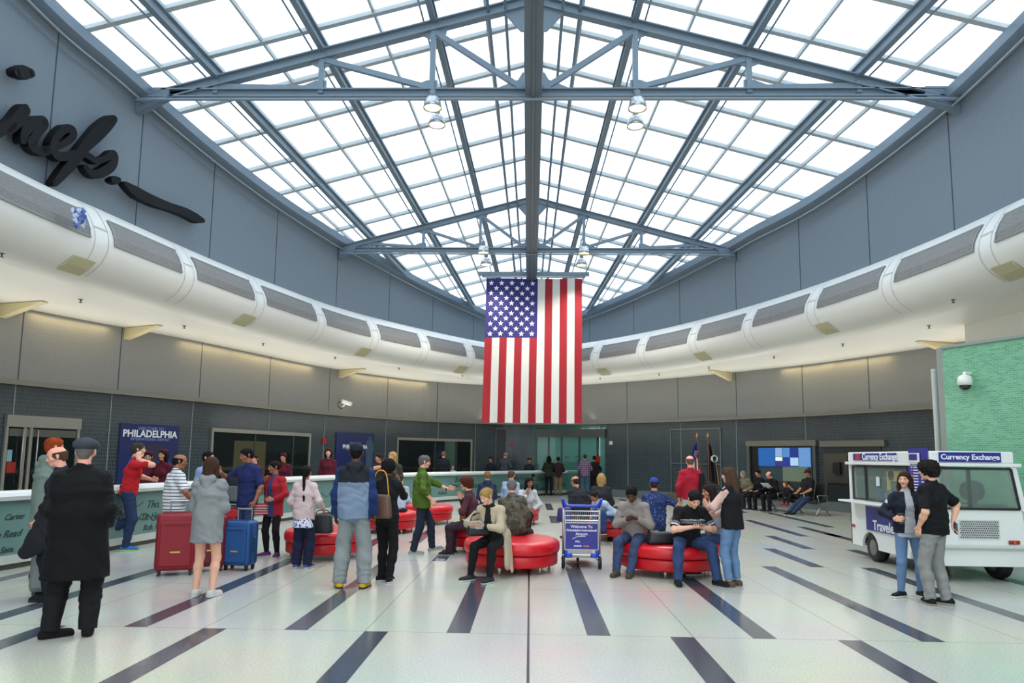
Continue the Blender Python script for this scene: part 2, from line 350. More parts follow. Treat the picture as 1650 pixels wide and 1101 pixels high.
# vents, joints
def ring_x(px, py): return DR.hit(px, py, .85)[0]
jl = [(-60, 330), (169, 395), (310, 450), (424, 490), (522, 520), (608, 547), (688, 570), (761, 580)]
jr = [(1580, 395), (1423, 455), (1302, 498), (1200, 525), (1112, 545), (1030, 565), (956, 578)]
SJL = [ring_x(*p) for p in jl]; SJR = [ring_x(*p) for p in jr]
SJL = [SJL[0]-6.4, SJL[0]-3.2]+SJL; SJR = [SJR[0]+7.0, SJR[0]+3.5]+SJR
gapL = SJL[-1]-SJL[-2]; mid = [SJL[-1]+gapL, SJR[-1]-(SJR[-2]-SJR[-1])]
vp = PROF[4:8]
w = MB()
for s_ in SJL+SJR+mid:
    for d in (-.17, .17):
        sweep(w, DR, s_+d-.007, s_+d+.007, [(o+.006*(1 if o > .2 else 0), z+(.006 if z > 6.4 else -.006 if z < 5.4 else 0)) for o, z in PROF[1:13]], ds=.1)
for s_ in SJL+SJR+mid: sweep(w, DR, s_-.17, s_+.17, [(.715, 6.14), (.725, 6.12)], ds=.1)
struct(w.build('trim_5', mat('bulkhead_joint', (176, 176, 168), .6)))
nt, N, L, b = nodes(M_mesh); tc = N.new('ShaderNodeTexCoord')
bk = N.new('ShaderNodeTexVoronoi'); bk.inputs['Scale'].default_value = 75
cr = N.new('ShaderNodeValToRGB'); cr.color_ramp.elements[0].color = (*lin((60, 58, 58)), 1); cr.color_ramp.elements[1].color = (*lin((146, 142, 138)), 1)
cr.color_ramp.elements[0].position = .1; cr.color_ramp.elements[1].position = .5
L.new(tc.outputs['Object'], bk.inputs['Vector']); L.new(bk.outputs['Distance'], cr.inputs[0]); L.new(cr.outputs[0], b.inputs['Base Color'])
M_fr = mat('vent_frame', (150, 150, 146), .4, .5)
def vent(a, b, label):
    e = empty('air_vent', DR.at((a+b)/2, .8, 6.15), 0, label, 'vent', 'air vents along the white bulkhead'); O = e.location
    w = MB(); sweep(w, DR, a, b, [(o+.02, z+.006) for o, z in PROF[4:8]], ds=.25); o = w.build('mesh_screen', M_mesh, e); o.location = -O
    w = MB()
    for ra, rb, r in ((a, b, 4), (a, b, 7)):
        p = PROF[r]; slab(w, DR, ra, rb, p[1]-.02, p[1]+.02, p[0]-.02, p[0]+.035)
    sweep(w, DR, a, a+.03, [(o+.03, z) for o, z in PROF[4:8]], ds=.1); sweep(w, DR, b-.03, b, [(o+.03, z) for o, z in PROF[4:8]], ds=.1)
    k = 0
    f = w.build('vent_frame', M_fr, e); f.location = -O
    w = MB()
    for k in range(1, 6):
        q = a+(b-a)*k/6; sweep(w, DR, q-.006, q+.006, [(o+.024, z) for o, z in PROF[4:8]], ds=.1)
    f = w.build('louvre_bar', mat('vent_bar', (134, 131, 126), .5, .3), e); f.location = -O
ordn = ['nearest', 'second', 'third', 'fourth', 'fifth', 'sixth', 'seventh', 'eighth', 'ninth', 'tenth']
SL = SJL+[mid[0]]; SR = SJR+[mid[1]]
nl = len(SL)-1
for i in range(1, nl):
    k = i-1
    vent(SL[i]+.3, SL[i+1]-.3, f'dark mesh air vent in left white bulkhead, {"last before the flag" if i == nl-1 else ordn[k]+" from the left edge"}' if k else 'dark mesh air vent in left white bulkhead carrying the rosette')
for i in range(1, len(SR)-1):
    k = i-1
    vent(SR[i+1]+.3, SR[i]-.3, f'dark mesh air vent in right white bulkhead, {"last before the flag" if i == len(SR)-2 else "cut by right edge" if k == 0 else ordn[k]+" from the right edge"}')
vent(SL[-1]+.3, SR[-1]-.3, 'dark mesh air vent in bulkhead hidden behind the flag')
# yellowish access plates under the bulkhead
def plate(px, py, lab):
    q = DR.hit(px, py, .55)[0]; e = MB(); sweep(e, DR, q-.28, q+.28, [(.63, 5.45), (.47, 5.32), (.27, 5.21), (.27, 5.19), (.48, 5.3), (.645, 5.44)], ds=.1, close=True)
    o = e.build('access_plate', M_cream); tag(o, lab, 'plate', 'access plates under the bulkhead')
for px, py, lb in [(130, 420, 'cream access plate under left bulkhead, nearest the left edge'), (399, 511, 'cream access plate under left bulkhead, second from the left edge'), (589, 560, 'cream access plate under left bulkhead, third from the left edge'), (746, 591, 'cream access plate under left bulkhead, beside the flag'),
                   (970, 595, 'cream access plate under right bulkhead, beside the flag'), (1129, 568, 'cream access plate under right bulkhead, second from the flag'), (1327, 523, 'cream access plate under right bulkhead, third from the flag'), (1620, 433, 'cream access plate under right bulkhead, nearest the right edge')]:
    plate(px, py, lb)
# small sprinkler heads below the soffit
for px, py, lb in [(3, 411, 'at the far left edge'), (130, 485, 'second from the left edge'), (297, 527, 'third from the left edge'), (424, 555, 'fourth from the left edge'), (540, 577, 'fifth from the left edge'), (643, 594, 'sixth from the left edge'), (745, 606, 'left of the flag'),
                   (967, 610, 'right of the flag'), (1062, 604, 'second right of the flag'), (1142, 593, 'third right of the flag'), (1247, 576, 'fourth right of the flag'), (1358, 556, 'fifth right of the flag'), (1497, 527, 'sixth right of the flag'), (1536, 485, 'nearest the green wall')]:
    p = gr(px, py, SH-.03); 
    e = MB(); e.lathe([(.05, .03), (.05, .022), (.014, .02), (.014, -.03), (.04, -.034), (.04, -.042)], p, 10); o = e.build('sprinkler_head', mat('sprinkler_metal', (60, 56, 52), .4, .5), smooth=False)
    tag(o, 'small dark sprinkler head under soffit, '+lb, 'sprinkler', 'sprinkler heads under the soffit')
# cream wedge-shaped bracket boxes where soffit meets wall, with the warm cove lights beside them
for px, py, lb in [(205, 537, 'nearest the left edge'), (548, 597, 'left of the flag'), (1177, 604, 'right of the flag'), (1535, 550, 'above the green wall'), (-4, 537, 'cut by the left edge')]:
    q = LW.hit(max(px, 1), py)[0]; w = MB()
    a = LW.at(q, 0, SH-.01); t = (LW.at(q+.1)-LW.at(q-.1)).normalized(); nn = LW.at(q, 1)-LW.at(q, 0)
    vs = [a+t*s_*.09+nn*o_+Vector((0, 0, z_)) for s_ in (-1, 1) for o_, z_ in ((0, 0), (1.3, 0), (1.3, -.02), (0, -.32))]
    w.add(vs, [(0, 1, 2, 3), (7, 6, 5, 4), (0, 4, 5, 1), (1, 5, 6, 2), (2, 6, 7, 3), (3, 7, 4, 0)])
    tag(w.build('soffit_bracket', mat('bracket_cream', (214, 200, 158), .5), bev=.008), 'cream wedge bracket under soffit at the wall, '+lb, 'bracket', 'wedge brackets under the soffit')
BRK = [LW.hit(px, py)[0] for px, py in ((205, 537), (548, 597), (1177, 604), (1535, 550), (1, 537))]
for i in range(23):                                     # warm lamps in the cove along the top of the grey wall
    q = LW.hit(2)[0]-3+i*2.2
    if LW.hit(770)[0]-2.5 < q < LW.hit(1090)[0]+2: continue
    if any(abs(q-bq_) < 1.15 for bq_ in BRK): continue
    p = LW.at(q, .17, SH-.05); t = LW.at(q+.1)-LW.at(q-.1); nn = LW.at(q, 1)-LW.at(q, 0)
    l = area('cove_lamp', p, (0, 0, 0), 2.1, .08, 5, (1.0, .78, .38)); l.rotation_euler = (0, 0, math.atan2(t.y, t.x))
for i in range(17):                                     # added fill lights over the ledge, without fixtures, to brighten the soffit
    q = LW.hit(2)[0]-3+i*3.1
    p = LW.at(q, .22, TH+.2); t = LW.at(q+.1)-LW.at(q-.1); nn = LW.at(q, 1)-LW.at(q, 0)
    l = area('soffit_fill', p, (0, 0, 0), 2.9, .1, 16, (1.0, .97, .88)); zz = -(Vector((0, 0, 1))+nn*1.3).normalized(); xx = t.normalized(); yy = zz.cross(xx).normalized()
    l.matrix_world = Matrix.Translation(p) @ Matrix((xx, yy, zz)).transposed().to_4x4(); l.data.spread = R(150)
# --- glass roof
M_sky = mat('roof_glass', (236, 244, 250), .25, spec=.3)
nt, N, L, b = nodes(M_sky); out = N['Material Output']; tr = N.new('ShaderNodeBsdfTransparent'); tr.inputs[0].default_value = (.90, .95, 1.0, 1)
tl = N.new('ShaderNodeBsdfTranslucent'); tl.inputs[0].default_value = (.88, .93, .97, 1); ms = N.new('ShaderNodeMixShader'); ms.inputs[0].default_value = .12
L.new(tr.outputs[0], ms.inputs[1]); L.new(tl.outputs[0], ms.inputs[2]); L.new(ms.outputs[0], out.inputs[0])
for sgn, nm in ((-1, 'window_1'), (1, 'window_2')):
    w = MB(); ys = [-9, 39.5]; U = 10.6
    vs = []
    for y in ys:
        for u in (0, U):
            x = sgn*fan(u, y); vs.append((x, y, roof(x, y)+.16))
    vs += [(v[0], v[1], v[2]+.02) for v in vs]
    w.add(vs, [(0, 1, 3, 2), (4, 6, 7, 5), (0, 2, 6, 4), (1, 5, 7, 3), (0, 4, 5, 1), (2, 3, 7, 6)]); struct(w.build(nm, M_sky))
def drum_y_end(u, sgn):                                 # where a fan line leaves the drum
    y = 38.0
    while y > 0:
        x = sgn*fan(u, y); ins = False
        q = None
        for i in range(len(DW.p)-1):
            a, b_ = DW.p[i], DW.p[i+1]
            if a.y > 10 and min(a.x, b_.x) <= x <= max(a.x, b_.x) and a.x*sgn >= -.5:
                q = a.y+(b_.y-a.y)*(x-a.x)/((b_.x-a.x) or 1e-9)
                if y <= q+.1: return min(y, 38)
        y -= .2
    return 12
def half_width(y, sgn):
    best = 0
    for a, b_ in zip(DW.p, DW.p[1:]):
        if (a.y-y)*(b_.y-y) <= 0 and a.y != b_.y:
            x = a.x+(b_.x-a.x)*(y-a.y)/(b_.y-a.y)
            if x*sgn > 0: best = max(best, abs(x))
    return best
k = 1
for sgn in (-1, 1):
    w = MB(); ub = [0, 1.15, 2.3, 3.57, 4.84, 6.05, 7.26, 8.3, 9.3]
    for u in ub[1:]:
        y1 = drum_y_end(u, sgn) if u < 9 else 15.5
        a = Vector((sgn*fan(u, -9), -9, 0)); c = Vector((sgn*fan(u, y1), y1, 0))
        a.z = roof(a.x, a.y)+.1; c.z = roof(c.x, c.y)+.1; w.bar(a, c, .055, .1)
    y = -8.25
    while y < 37.5:
        x = half_width(y, sgn)
        if x > .3: w.bar((sgn*.1, y, roof(.1, y)+.07), (sgn*x, y, roof(x, y)+.07), .13, .05); w.bar((sgn*.1, y, roof(.1, y)+.13), (sgn*x, y, roof(x, y)+.13), .03, .1, 0)
        y += 1.45
    struct(w.build(f'trim_{5+k}', M_mull)); k += 1
w = MB()
for sgn in (-1, 1):
    for u in NODES[1:]:
        y1 = drum_y_end(u, sgn); a = Vector((sgn*fan(u, -9), -9, 0)); c = Vector((sgn*fan(u, y1), y1, 0))
        a.z = roof(a.x, a.y)-.1; c.z = roof(c.x, c.y)-.1; w.ibeam(a, c, .14, .26)
        w.tube([a+Vector((sgn*.22, 0, -.12)), c+Vector((sgn*.22, 0, -.12))], .022, 6)
struct(w.build('trim_8', M_steelb))
w = MB()                                                # eave beam following the drum
st = DW.steps(0, DW.s[-1], .5)
for o0, dz, ww, hh in ((.16, -.1, .26, .22),):
    pr = []
    vs = []
    for q in st:
        for o, z in ((.02, -.02), (.3, -.02), (.3, -.26), (.02, -.26)):
            p = DW.at(q, o); vs.append((p.x, p.y, roof(p.x, p.y)+z))
    w.add(vs, [(i*4+j, i*4+(j+1) % 4, i*4+4+(j+1) % 4, i*4+4+j) for i in range(len(st)-1) for j in range(4)])
struct(w.build('trim_9', mat('eave_steel', (120, 136, 150), .45)))
w = MB(); pts = []
for q in st:
    p = DW.at(q, .2); pts.append((p.x, p.y, roof(p.x, p.y)-.42))
w.tube(pts, .025, 6); struct(w.build('trim_10', mat('conduit', (150, 156, 158), .4, .3)))
w = MB()
w.bar((0, -9, roof(0, -9)-.05), (0, 37.8, roof(0, 37.8)-.05), .5, .2)
struct(w.build('trim_11', M_steelb))
def chord_z(y): return 1.68+(738-158)/1150*y if False else 9.86-(y-15.3)*(9.86-8.86)/8.9
w = MB(); ya, yb = -8, 27.2
for y0, y1 in ((ya, yb),):
    a = Vector((0, y0, chord_z(y0)-.02)); c = Vector((0, y1, chord_z(y1)-.02))
    w.bar(a+Vector((0, 0, .17)), c+Vector((0, 0, .17)), .36, .03); w.bar(a-Vector((0, 0, .17)), c-Vector((0, 0, .17)), .36, .03); w.bar(a, c, .05, .34)
    w.tube([a+Vector((0, 0, -.21)), c+Vector((0, 0, -.21))], .03, 8)
struct(w.build('trim_12', mat('spine_steel', (92, 108, 118), .4)))
w = MB()
for sgn in (-1, 1):                                     # pair of sprinkler pipes beside the spine
    for u in (.62, 1.0):
        w.tube([(sgn*fan(u, -9), -9, roof(1, -9)-.3), (sgn*fan(u, 30.5), 34, roof(1, 34)-.3)], .04, 6)
struct(w.build('trim_13', M_steelb))
# --- trusses
def truss(y, lab):
    s = (VY-y)/(VY-15.3); e = empty('roof_truss', (0, y, chord_z(y)), 0, lab, 'truss', 'steel roof trusses')
    cz = chord_z(y); O = Vector((0, y, cz))
    def part(nm, fn, m=M_steelb, **k):
        w = MB(); fn(w); o = w.build(nm, m, e, **k); return o
    H_ = lambda x: roof(x, y)-.3-cz
    hx = half_width(y, 1); hl = half_width(y, -1)
    for sgn, hw in ((-1, hl), (1, hx)):
        part('top_chord', lambda w: w.ibeam((sgn*hw, 0, H_(hw)), (0, 0, H_(0)), .2*s, .24*s, .03))
    part('bottom_chord', lambda w: (w.ibeam((-hl, 0, 0), (hx, 0, 0), .2*s, .2*s, .03)))
    part('sprinkler_pipe', lambda w: w.tube([(-hl+.1, -.25, -.24*s-.02), (hx-.1, -.25, -.24*s-.02)], .035*s, 8))
    for sgn, hw in ((-1, hl), (1, hx)):
        for i, u in enumerate(NODES[1:]):
            x = sgn*u*s; part('post', lambda w: w.bar((x, 0, 0), (x, 0, H_(abs(x))), .12*s, .12*s, upv=(0, 1, 0)))
            xn = sgn*(NODES[i+2]*s if i < 2 else .25); part('diagonal', lambda w: w.bar((x, 0, H_(abs(x))-.12*s), (xn, 0, .12*s), .1*s, .12*s))
            def gus(w):
                z = H_(abs(x)); w.prism([(x-.34*s, z+.02), (x+.34*s, z+.02), (x+.28*s, z-.22*s), (x, z-.34*s), (x-.28*s, z-.22*s)], -.02, .02, M=Matrix(((1, 0, 0, 0), (0, 0, -1, 0), (0, 1, 0, 0), (0, 0, 0, 1))))
            def gus2(w):
                w.prism([(xn+sgn*.55*s, .05*s), (xn-sgn*.12*s, .05*s), (xn-sgn*.12*s, .32*s), (xn+sgn*.12*s, .32*s), (xn+sgn*.55*s, .14*s)], -.02, .02, M=Matrix(((1, 0, 0, 0), (0, 0, -1, 0), (0, 1, 0, 0), (0, 0, 0, 1))))
            part('gusset', gus); part('gusset', gus2)
        def brk(w):
            x = sgn*hw; w.prism([(x, .12*s), (x-sgn*.75*s, .12*s), (x-sgn*.75*s, -.1*s), (x, -.5*s)], -.09, .09, M=Matrix(((1, 0, 0, 0), (0, 0, -1, 0), (0, 1, 0, 0), (0, 0, 0, 1))))
        part('end_bracket', brk, mat('bracket_steel', (104, 120, 134), .45))
    def rg(w):
        z = H_(0); w.prism([(-.75*s, z-.12), (-.7*s, z-.3*s), (-.3*s, z-.75*s), (.3*s, z-.75*s), (.7*s, z-.3*s), (.75*s, z-.12), (0, z+.08)], -.025, .025, M=Matrix(((1, 0, 0, 0), (0, 0, -1, 0), (0, 1, 0, 0), (0, 0, 0, 1))))
    def rg2(w):
        w.prism([(-.5*s, .05), (-.25*s, .5*s), (.25*s, .5*s), (.5*s, .05)], -.025, .025, M=Matrix(((1, 0, 0, 0), (0, 0, -1, 0), (0, 1, 0, 0), (0, 0, 0, 1))))
    part('ridge_gusset', rg); part('chord_gusset', rg2)
truss(15.3, 'nearer blue-grey steel roof truss spanning the glass roof')
truss(24.2, 'farther blue-grey steel roof truss just above the flag')
truss(6.4, 'blue-grey steel roof truss overhead, out of view')
# --- pendant lamps
M_refl = mat('lamp_reflector', (196, 200, 202), .25, .7); M_bulb = mat('lamp_glow', (255, 226, 150), .4, emit=3.0)
for px, py, y, lab in [(697, 168, 15.0, 'upper silver dome lamp on nearer truss, left of the spine'), (704, 196, 16.2, 'lower silver dome lamp on nearer truss, left of the spine'), (1027, 169, 15.0, 'upper silver dome lamp on nearer truss, right of the spine'), (1024, 198, 16.2, 'lower silver dome lamp on nearer truss, right of the spine'),
                       (779, 404, 23.9, 'upper silver dome lamp on farther truss, left of the flag'), (783, 423, 25.2, 'lower silver dome lamp on farther truss, left of the flag'), (941, 405, 23.9, 'upper silver dome lamp on farther truss, right of the flag'), (937, 424, 25.2, 'lower silver dome lamp on farther truss, right of the flag')]+[(0, (x, y, 9.2), 3, 'added silver dome fill lamp overhead, out of view, '+l2) for x, y, l2 in ((-2.3, 6.2, 'left, nearest the nearer truss'), (2.3, 6.2, 'right, nearest the nearer truss'), (-2.3, -2, 'left, above the visitor'), (2.3, -2, 'right, above the visitor'))]:  # the last group are unseen lamps, added to light the hall
    p = at(px, py, y) if px else Vector(py); e = empty('pendant_lamp', p, 0, lab, 'lamp', 'pendant lamps on the trusses')
    w = MB(); w.lathe([(.07, .17), (.13, .15), (.17, .09), (.195, 0), (.21, -.1), (.2, -.1), (.15, .06), (.05, .12)], n=20, close=False); w.build('reflector', M_refl, e, smooth=True)
    w = MB(); w.lathe([(.07, .2), (.07, .32), (.03, .34)], n=12); w.tube([(0, 0, .3), (0, 0, max(.42, chord_z(y)-p.z if y < 16 else .5))], .012, 6); w.build('housing', M_steelb, e)
    w = MB(); w.ball((0, 0, -.01), .07, 12, 0, (1, 1, 1.2)); w.lathe([(.17, -.085), (.0, -.08)], n=16, close=False); w.build('bulb', M_bulb, e, smooth=True)
    l = bpy.data.lights.new('lamp_light', 'SPOT'); l.energy = 290; l.color = (1, .93, .82); l.spot_size = R(140); l.spot_blend = .6; l.shadow_soft_size = .18
    lo = bpy.data.objects.new('lamp_light', l); COL.objects.link(lo); lo.parent = e; lo.location = (0, 0, -.16)
# ================================================================== WALL FITTINGS
def wrect(path, x0, x1, yt, yb=None):
    s0, zt, _ = path.hit(x0, yt); s1 = path.hit(x1, yt)[0]
    zm = path.hit((x0+x1)/2, yt)[1]; zb = path.hit((x0+x1)/2, yb)[1] if yb else 0.0
    return s0, s1, zb, zm
def wpart(nm, path, s0, s1, z0, z1, o0, o1, m, par=None, ds=.5):
    w = MB(); slab(w, path, s0, s1, z0, z1, o0, o1, ds=ds); o = w.build(nm, m, par)
    if par: o.location = -par.location
    return o
def wtext(path, s, s0, z0, size, m, par, off, nm='lettering', ext=.004, shear=0.0, bold=0.0, space=1.0):
    vs, fs = text_geo(s, size, ext, shear, bold=bold, space=space); w = MB()
    w.add([path.at(s0+v.x, off+v.z, z0+v.y) for v in vs], fs); o = w.build(nm, m, par)
    if par: o.location = -par.location
    return o
def wempty(nm, path, s, z, lab, cat, grp=None): return empty(nm, path.at(s, .05, z), 0, lab, cat, grp)
M_dglass = mat('dark_window_glass', (24, 30, 30), .06); M_framew = mat('window_frame', (150, 148, 138), .4, .4)
M_signb = mat('sign_blue', (18, 34, 92), .35, noise=.25, nscale=1.2); M_txt = mat('sign_white', (232, 236, 240), .5)
M_txt2 = mat('sign_grey_text', (130, 146, 190), .5)
def wallwin(x0, x1, yt, yb, lab, mull=()):
    s0, s1, z0, z1 = wrect(LW, x0, x1, yt, yb); e = wempty('service_window', LW, (s0+s1)/2, z0, lab, 'window', 'service windows in the tiled wall')
    wpart('pane', LW, s0, s1, z0, z1, .005, .03, M_dglass, e)
    for a in ((s0-.08, s1+.08, z1, z1+.12), (s0-.08, s0, z0, z1), (s1, s1+.08, z0, z1), (s0-.08, s1+.08, z0-.08, z0)): wpart('frame', LW, *a, .003, .07, M_framew, e)
    for m_ in mull:
        q = LW.hit(m_)[0]; wpart('mullion', LW, q-.03, q+.03, z0, z1, .03, .05, mat('mull_dark', (60, 70, 66), .4, .4), e)
    return e, s0, s1, z0, z1
e, s0, s1, z0, z1 = wallwin(342, 497, 700, 790, 'wide dark service window between the two blue welcome posters', (408, 470))
wpart('counter', LW, s0, s1, z0, z0+.05, .03, .3, M_framew, e)
q = LW.hit(375)[0]; wpart('lit_room_wall', LW, q, q+1.6, z0+.4, z1-.25, .03, .034, mat('olive_room', (62, 62, 34), .7), e)
e, s0, s1, z0, z1 = wallwin(641, 758, 711, 775, 'dark service window left of the flag, near the grey doorway', (700, 716, 735))
wpart('green_reflection', LW, LW.hit(716)[0], LW.hit(733)[0], z0, z1, .03, .034, mat('green_refl', (66, 92, 80), .2), e)  # green reflection painted as a strip on the pane
# left entrance doors
s0, s1, z0, z1 = wrect(LW, 13, 121, 690); z1 = LW.hit(67, 690)[1]
e = wempty('entrance_door', LW, (s0+s1)/2, 0, 'dark glass double door with steel handles at far left wall', 'door')
wpart('door_glass', LW, s0, s1, 0, z1, .005, .03, M_dglass, e)
wpart('header', LW, s0-.1, s1+.1, z1, z1+.28, .004, .1, M_framew, e)
wpart('transom', LW, s0, s1, z1-.22, z1-.04, .03, .06, mat('transom', (96, 98, 90), .4, .4), e)
for q, nm in ((s0-.06, 'door_frame'), (s1+.06, 'door_frame'), (LW.hit(34)[0], 'door_stile'), (LW.hit(44)[0], 'door_stile')): wpart(nm, LW, q-.035, q+.035, 0, z1, .01, .07, M_framew, e)
for px in (29, 53):
    q = LW.hit(px)[0]; w = MB(); w.tube([LW.at(q, .03, .9), LW.at(q, .12, .9), LW.at(q, .12, 2.2), LW.at(q, .03, 2.2)], .018, 8); o = w.build('pull_handle', M_chrome, e, smooth=True); o.location = -e.location
def sheet(x0, x1, yt, yb, lab, m, txt=None, tm=None, sz=.1):
    s0, s1, z0, z1 = wrect(LW, x0, x1, yt, yb); e = wempty('notice_board', LW, (s0+s1)/2, z0, lab, 'notice', 'notices on the entrance')
    wpart('panel', LW, s0, s1, z0, z1, .032, .045, m, e)
    for t, dz in (txt or []): wtext(LW, t, (s0+s1)/2, z0+dz*(z1-z0), sz, tm, e, .048)
sheet(83, 103, 728, 772, 'pale blue notice on glass door above the balding man', mat('notice_blue', (186, 208, 214), .5), [('DO', .55), ('NOT', .35), ('ENTER', .15)], mat('notice_text', (24, 44, 96), .5), .11)
sheet(10, 18, 725, 744, 'small pale blue sheet on dark door at left edge', mat('notice_cyan', (120, 168, 176), .5))
sheet(9, 24, 745, 762, 'small red notice on dark door at left edge', mat('notice_red', (150, 34, 26), .5))
# blue welcome posters
def poster(x0, x1, yt, yb, lab, sc_, statue=False):
    s0, s1, z0, z1 = wrect(LW, x0, x1, yt, yb); e = wempty('welcome_poster', LW, (s0+s1)/2, z0, lab, 'poster', 'blue welcome posters'); c = (s0+s1)/2
    wpart('panel', LW, s0, s1, z0, z1, .005, .04, M_signb, e)
    H_ = z1-z0; W_ = s1-s0
    wtext(LW, 'WELCOME TO', c, z1-H_*(.08 if not statue else .28), .13*sc_, M_txt2, e, .043)
    wtext(LW, 'PHILADELPHIA', c, z1-H_*(.17 if not statue else .38), .27*sc_, M_txt, e, .043, bold=.006)
    wtext(LW, 'INTERNATIONAL AIRPORT', c, z1-H_*(.26 if not statue else .46), .105*sc_, M_txt2, e, .043)
    w = MB()
    def P_(u, v): return LW.at(s0+u*W_, .046, z0+v*H_)
    if not statue:
        br = mat('poster_building', (36, 36, 66), .5); ar = mat('poster_blue_line', (70, 110, 220), .5)
        w.add([P_(.34, .02), P_(.66, .02), P_(.66, .44), P_(.34, .44)], [(0, 1, 2, 3)]); w.add([P_(.28, .44), P_(.72, .44), P_(.72, .66), P_(.28, .66)], [(0, 1, 2, 3)])
        for k in range(6): w.add([P_(.29+k*.072, .66), P_(.335+k*.072, .66), P_(.31+k*.072, .70)], [(0, 1, 2)])
        o = w.build('tower_picture', br, e); o.location = -e.location; w = MB()
        for sg in (-1, 1):
            for a, b_ in (((.5+sg*.36, .30), (.5+sg*.29, .46)), ((.5+sg*.29, .46), (.5+sg*.17, .46)), ((.5+sg*.17, .46), (.5+sg*.14, .30))): w.bar(P_(*a), P_(*b_), .03, .01)
        o = w.build('line_picture', ar, e); o.location = -e.location
    else:
        pts = [(.80, .02), (.98, .02), (.97, .35), (1.0, .6), (.97, .78), (.93, .82), (.92, .93), (.86, .93), (.85, .82), (.79, .78), (.76, .6), (.80, .35)]
        n_ = len(pts); w.add([P_(*p) for p in pts], [tuple(range(n_))]); o = w.build('statue_picture', mat('poster_statue', (58, 82, 104), .5), e); o.location = -e.location
poster(193, 288, 684, 779, 'large blue welcome poster with tower picture behind the maroon-uniformed attendant', 1.0)
poster(541, 602, 698, 757, 'smaller blue welcome poster with grey statue, above the man in two-tone jacket', .8, True)
# dark doorway and small wall devices
s0, s1, z0, z1 = wrect(LW, 800, 815, 692)
e = wempty('service_door', LW, (s0+s1)/2, 0, 'narrow dark doorway in tiled wall left of the glass doors', 'door')
wpart('door_leaf', LW, s0, s1, 0, z1, .004, .02, mat('dark_leaf', (26, 28, 30), .4), e)
for a in ((s0-.05, s0, 0, z1+.05), (s1, s1+.05, 0, z1+.05), (s0, s1, z1, z1+.05)): wpart('door_frame', LW, *a, .004, .05, mat('frame_dark', (90, 92, 90), .4, .4), e)
def device(px, py, w_, h_, m, lab, nm='wall_device', cat='device'):
    q, z, _ = LW.hit(px, py); o = wpart(nm, LW, q-w_/2, q+w_/2, z-h_/2, z+h_/2, .004, .05, m); tag(o, lab, cat)
M_red = mat('alarm_red', (170, 26, 26), .4)
device(521, 711, .2, .22, M_red, 'small red fire alarm above the maroon attendant beside the statue poster', 'fire_alarm', 'alarm')
device(825, 717, .16, .16, M_red, 'small red fire alarm between dark doorway and glass doors', 'fire_alarm', 'alarm')
device(985, 714, .16, .16, mat('device_white', (206, 210, 206), .4), 'small white wall sensor right of the glass doors', 'wall_sensor', 'sensor')
# centre sliding doors with a vestibule behind
c0 = LW.at(sB0, 0, 0); c1 = LW.at(sB1, 0, 0)
M_vest = mat('vestibule_green', (66, 112, 104), .5, noise=.3, nscale=.7); M_teal = glass('teal_glass', (92, 150, 140), .45, .05)
w = MB(); w.box((c0.x-.1, c0.y+1.7, 1.65), (.1, 3.4, 3.3)); w.box((c1.x+.1, c1.y+1.7, 1.65), (.1, 3.4, 3.3)); w.box(((c0.x+c1.x)/2, c0.y+3.4, 1.65), (c1.x-c0.x+.3, .1, 3.3)); w.box(((c0.x+c1.x)/2, c0.y+1.7, 3.35), (c1.x-c0.x+.3, 3.5, .1))
struct(w.build('wall_vestibule', M_vest))
l = area('vestibule_lamp', ((c0.x+c1.x)/2, c0.y+1.6, 3.2), (0, 0, 0), 2.4, .6, 45, (.9, 1, .92))
e = wempty('sliding_door', LW, (sB0+sB1)/2, 0, 'tall teal glass sliding doors behind the flag at hall end', 'door')
zh = LW.hit(920, 703)[1]
wpart('header', LW, sB0, sB1, zh-.05, zh+.32, -.1, .12, mat('door_header', (84, 90, 88), .4, .5), e)
wpart('transom_glass', LW, sB0, sB1, zh+.32, TH-.05, -.04, -.02, M_teal, e)
for px in (864, 884, 905, 933, 962, 976): q = LW.hit(px)[0]; wpart('door_stile', LW, q-.04, q+.04, 0, zh, -.08, -.01, mat('stile_dark', (72, 84, 80), .4, .5), e)
for a, b_ in ((864, 884), (884, 905), (933, 962), (962, 976), (905, 933)): wpart('door_glass', LW, LW.hit(a)[0], LW.hit(b_)[0], .1, zh-.05, -.05, -.04, M_teal, e)
wpart('warning_sign', LW, LW.hit(957)[0], LW.hit(967)[0], 1.45, 1.8, .0, .02, mat('sign_red', (176, 30, 24), .5), e)
# framed glass display case on the right part of the back wall
s0, s1, z0, z1 = wrect(LW, 1081, 1162, 691, 800)
e = wempty('display_frame', LW, (s0+s1)/2, z0, 'thin steel framed glass panel on tiled wall behind the two flags', 'frame')
for a in ((s0, s1, z1-.03, z1), (s0, s0+.03, .1, z1), (s1-.03, s1, .1, z1), (s0, s1, 1.5, 1.53)): wpart('frame_bar', LW, *a, .01, .05, mat('case_steel', (132, 142, 142), .3, .6), e)
wpart('plinth', LW, s0, s1, .0, .28, .05, .5, mat('plinth_wood', (96, 88, 66), .5), e)
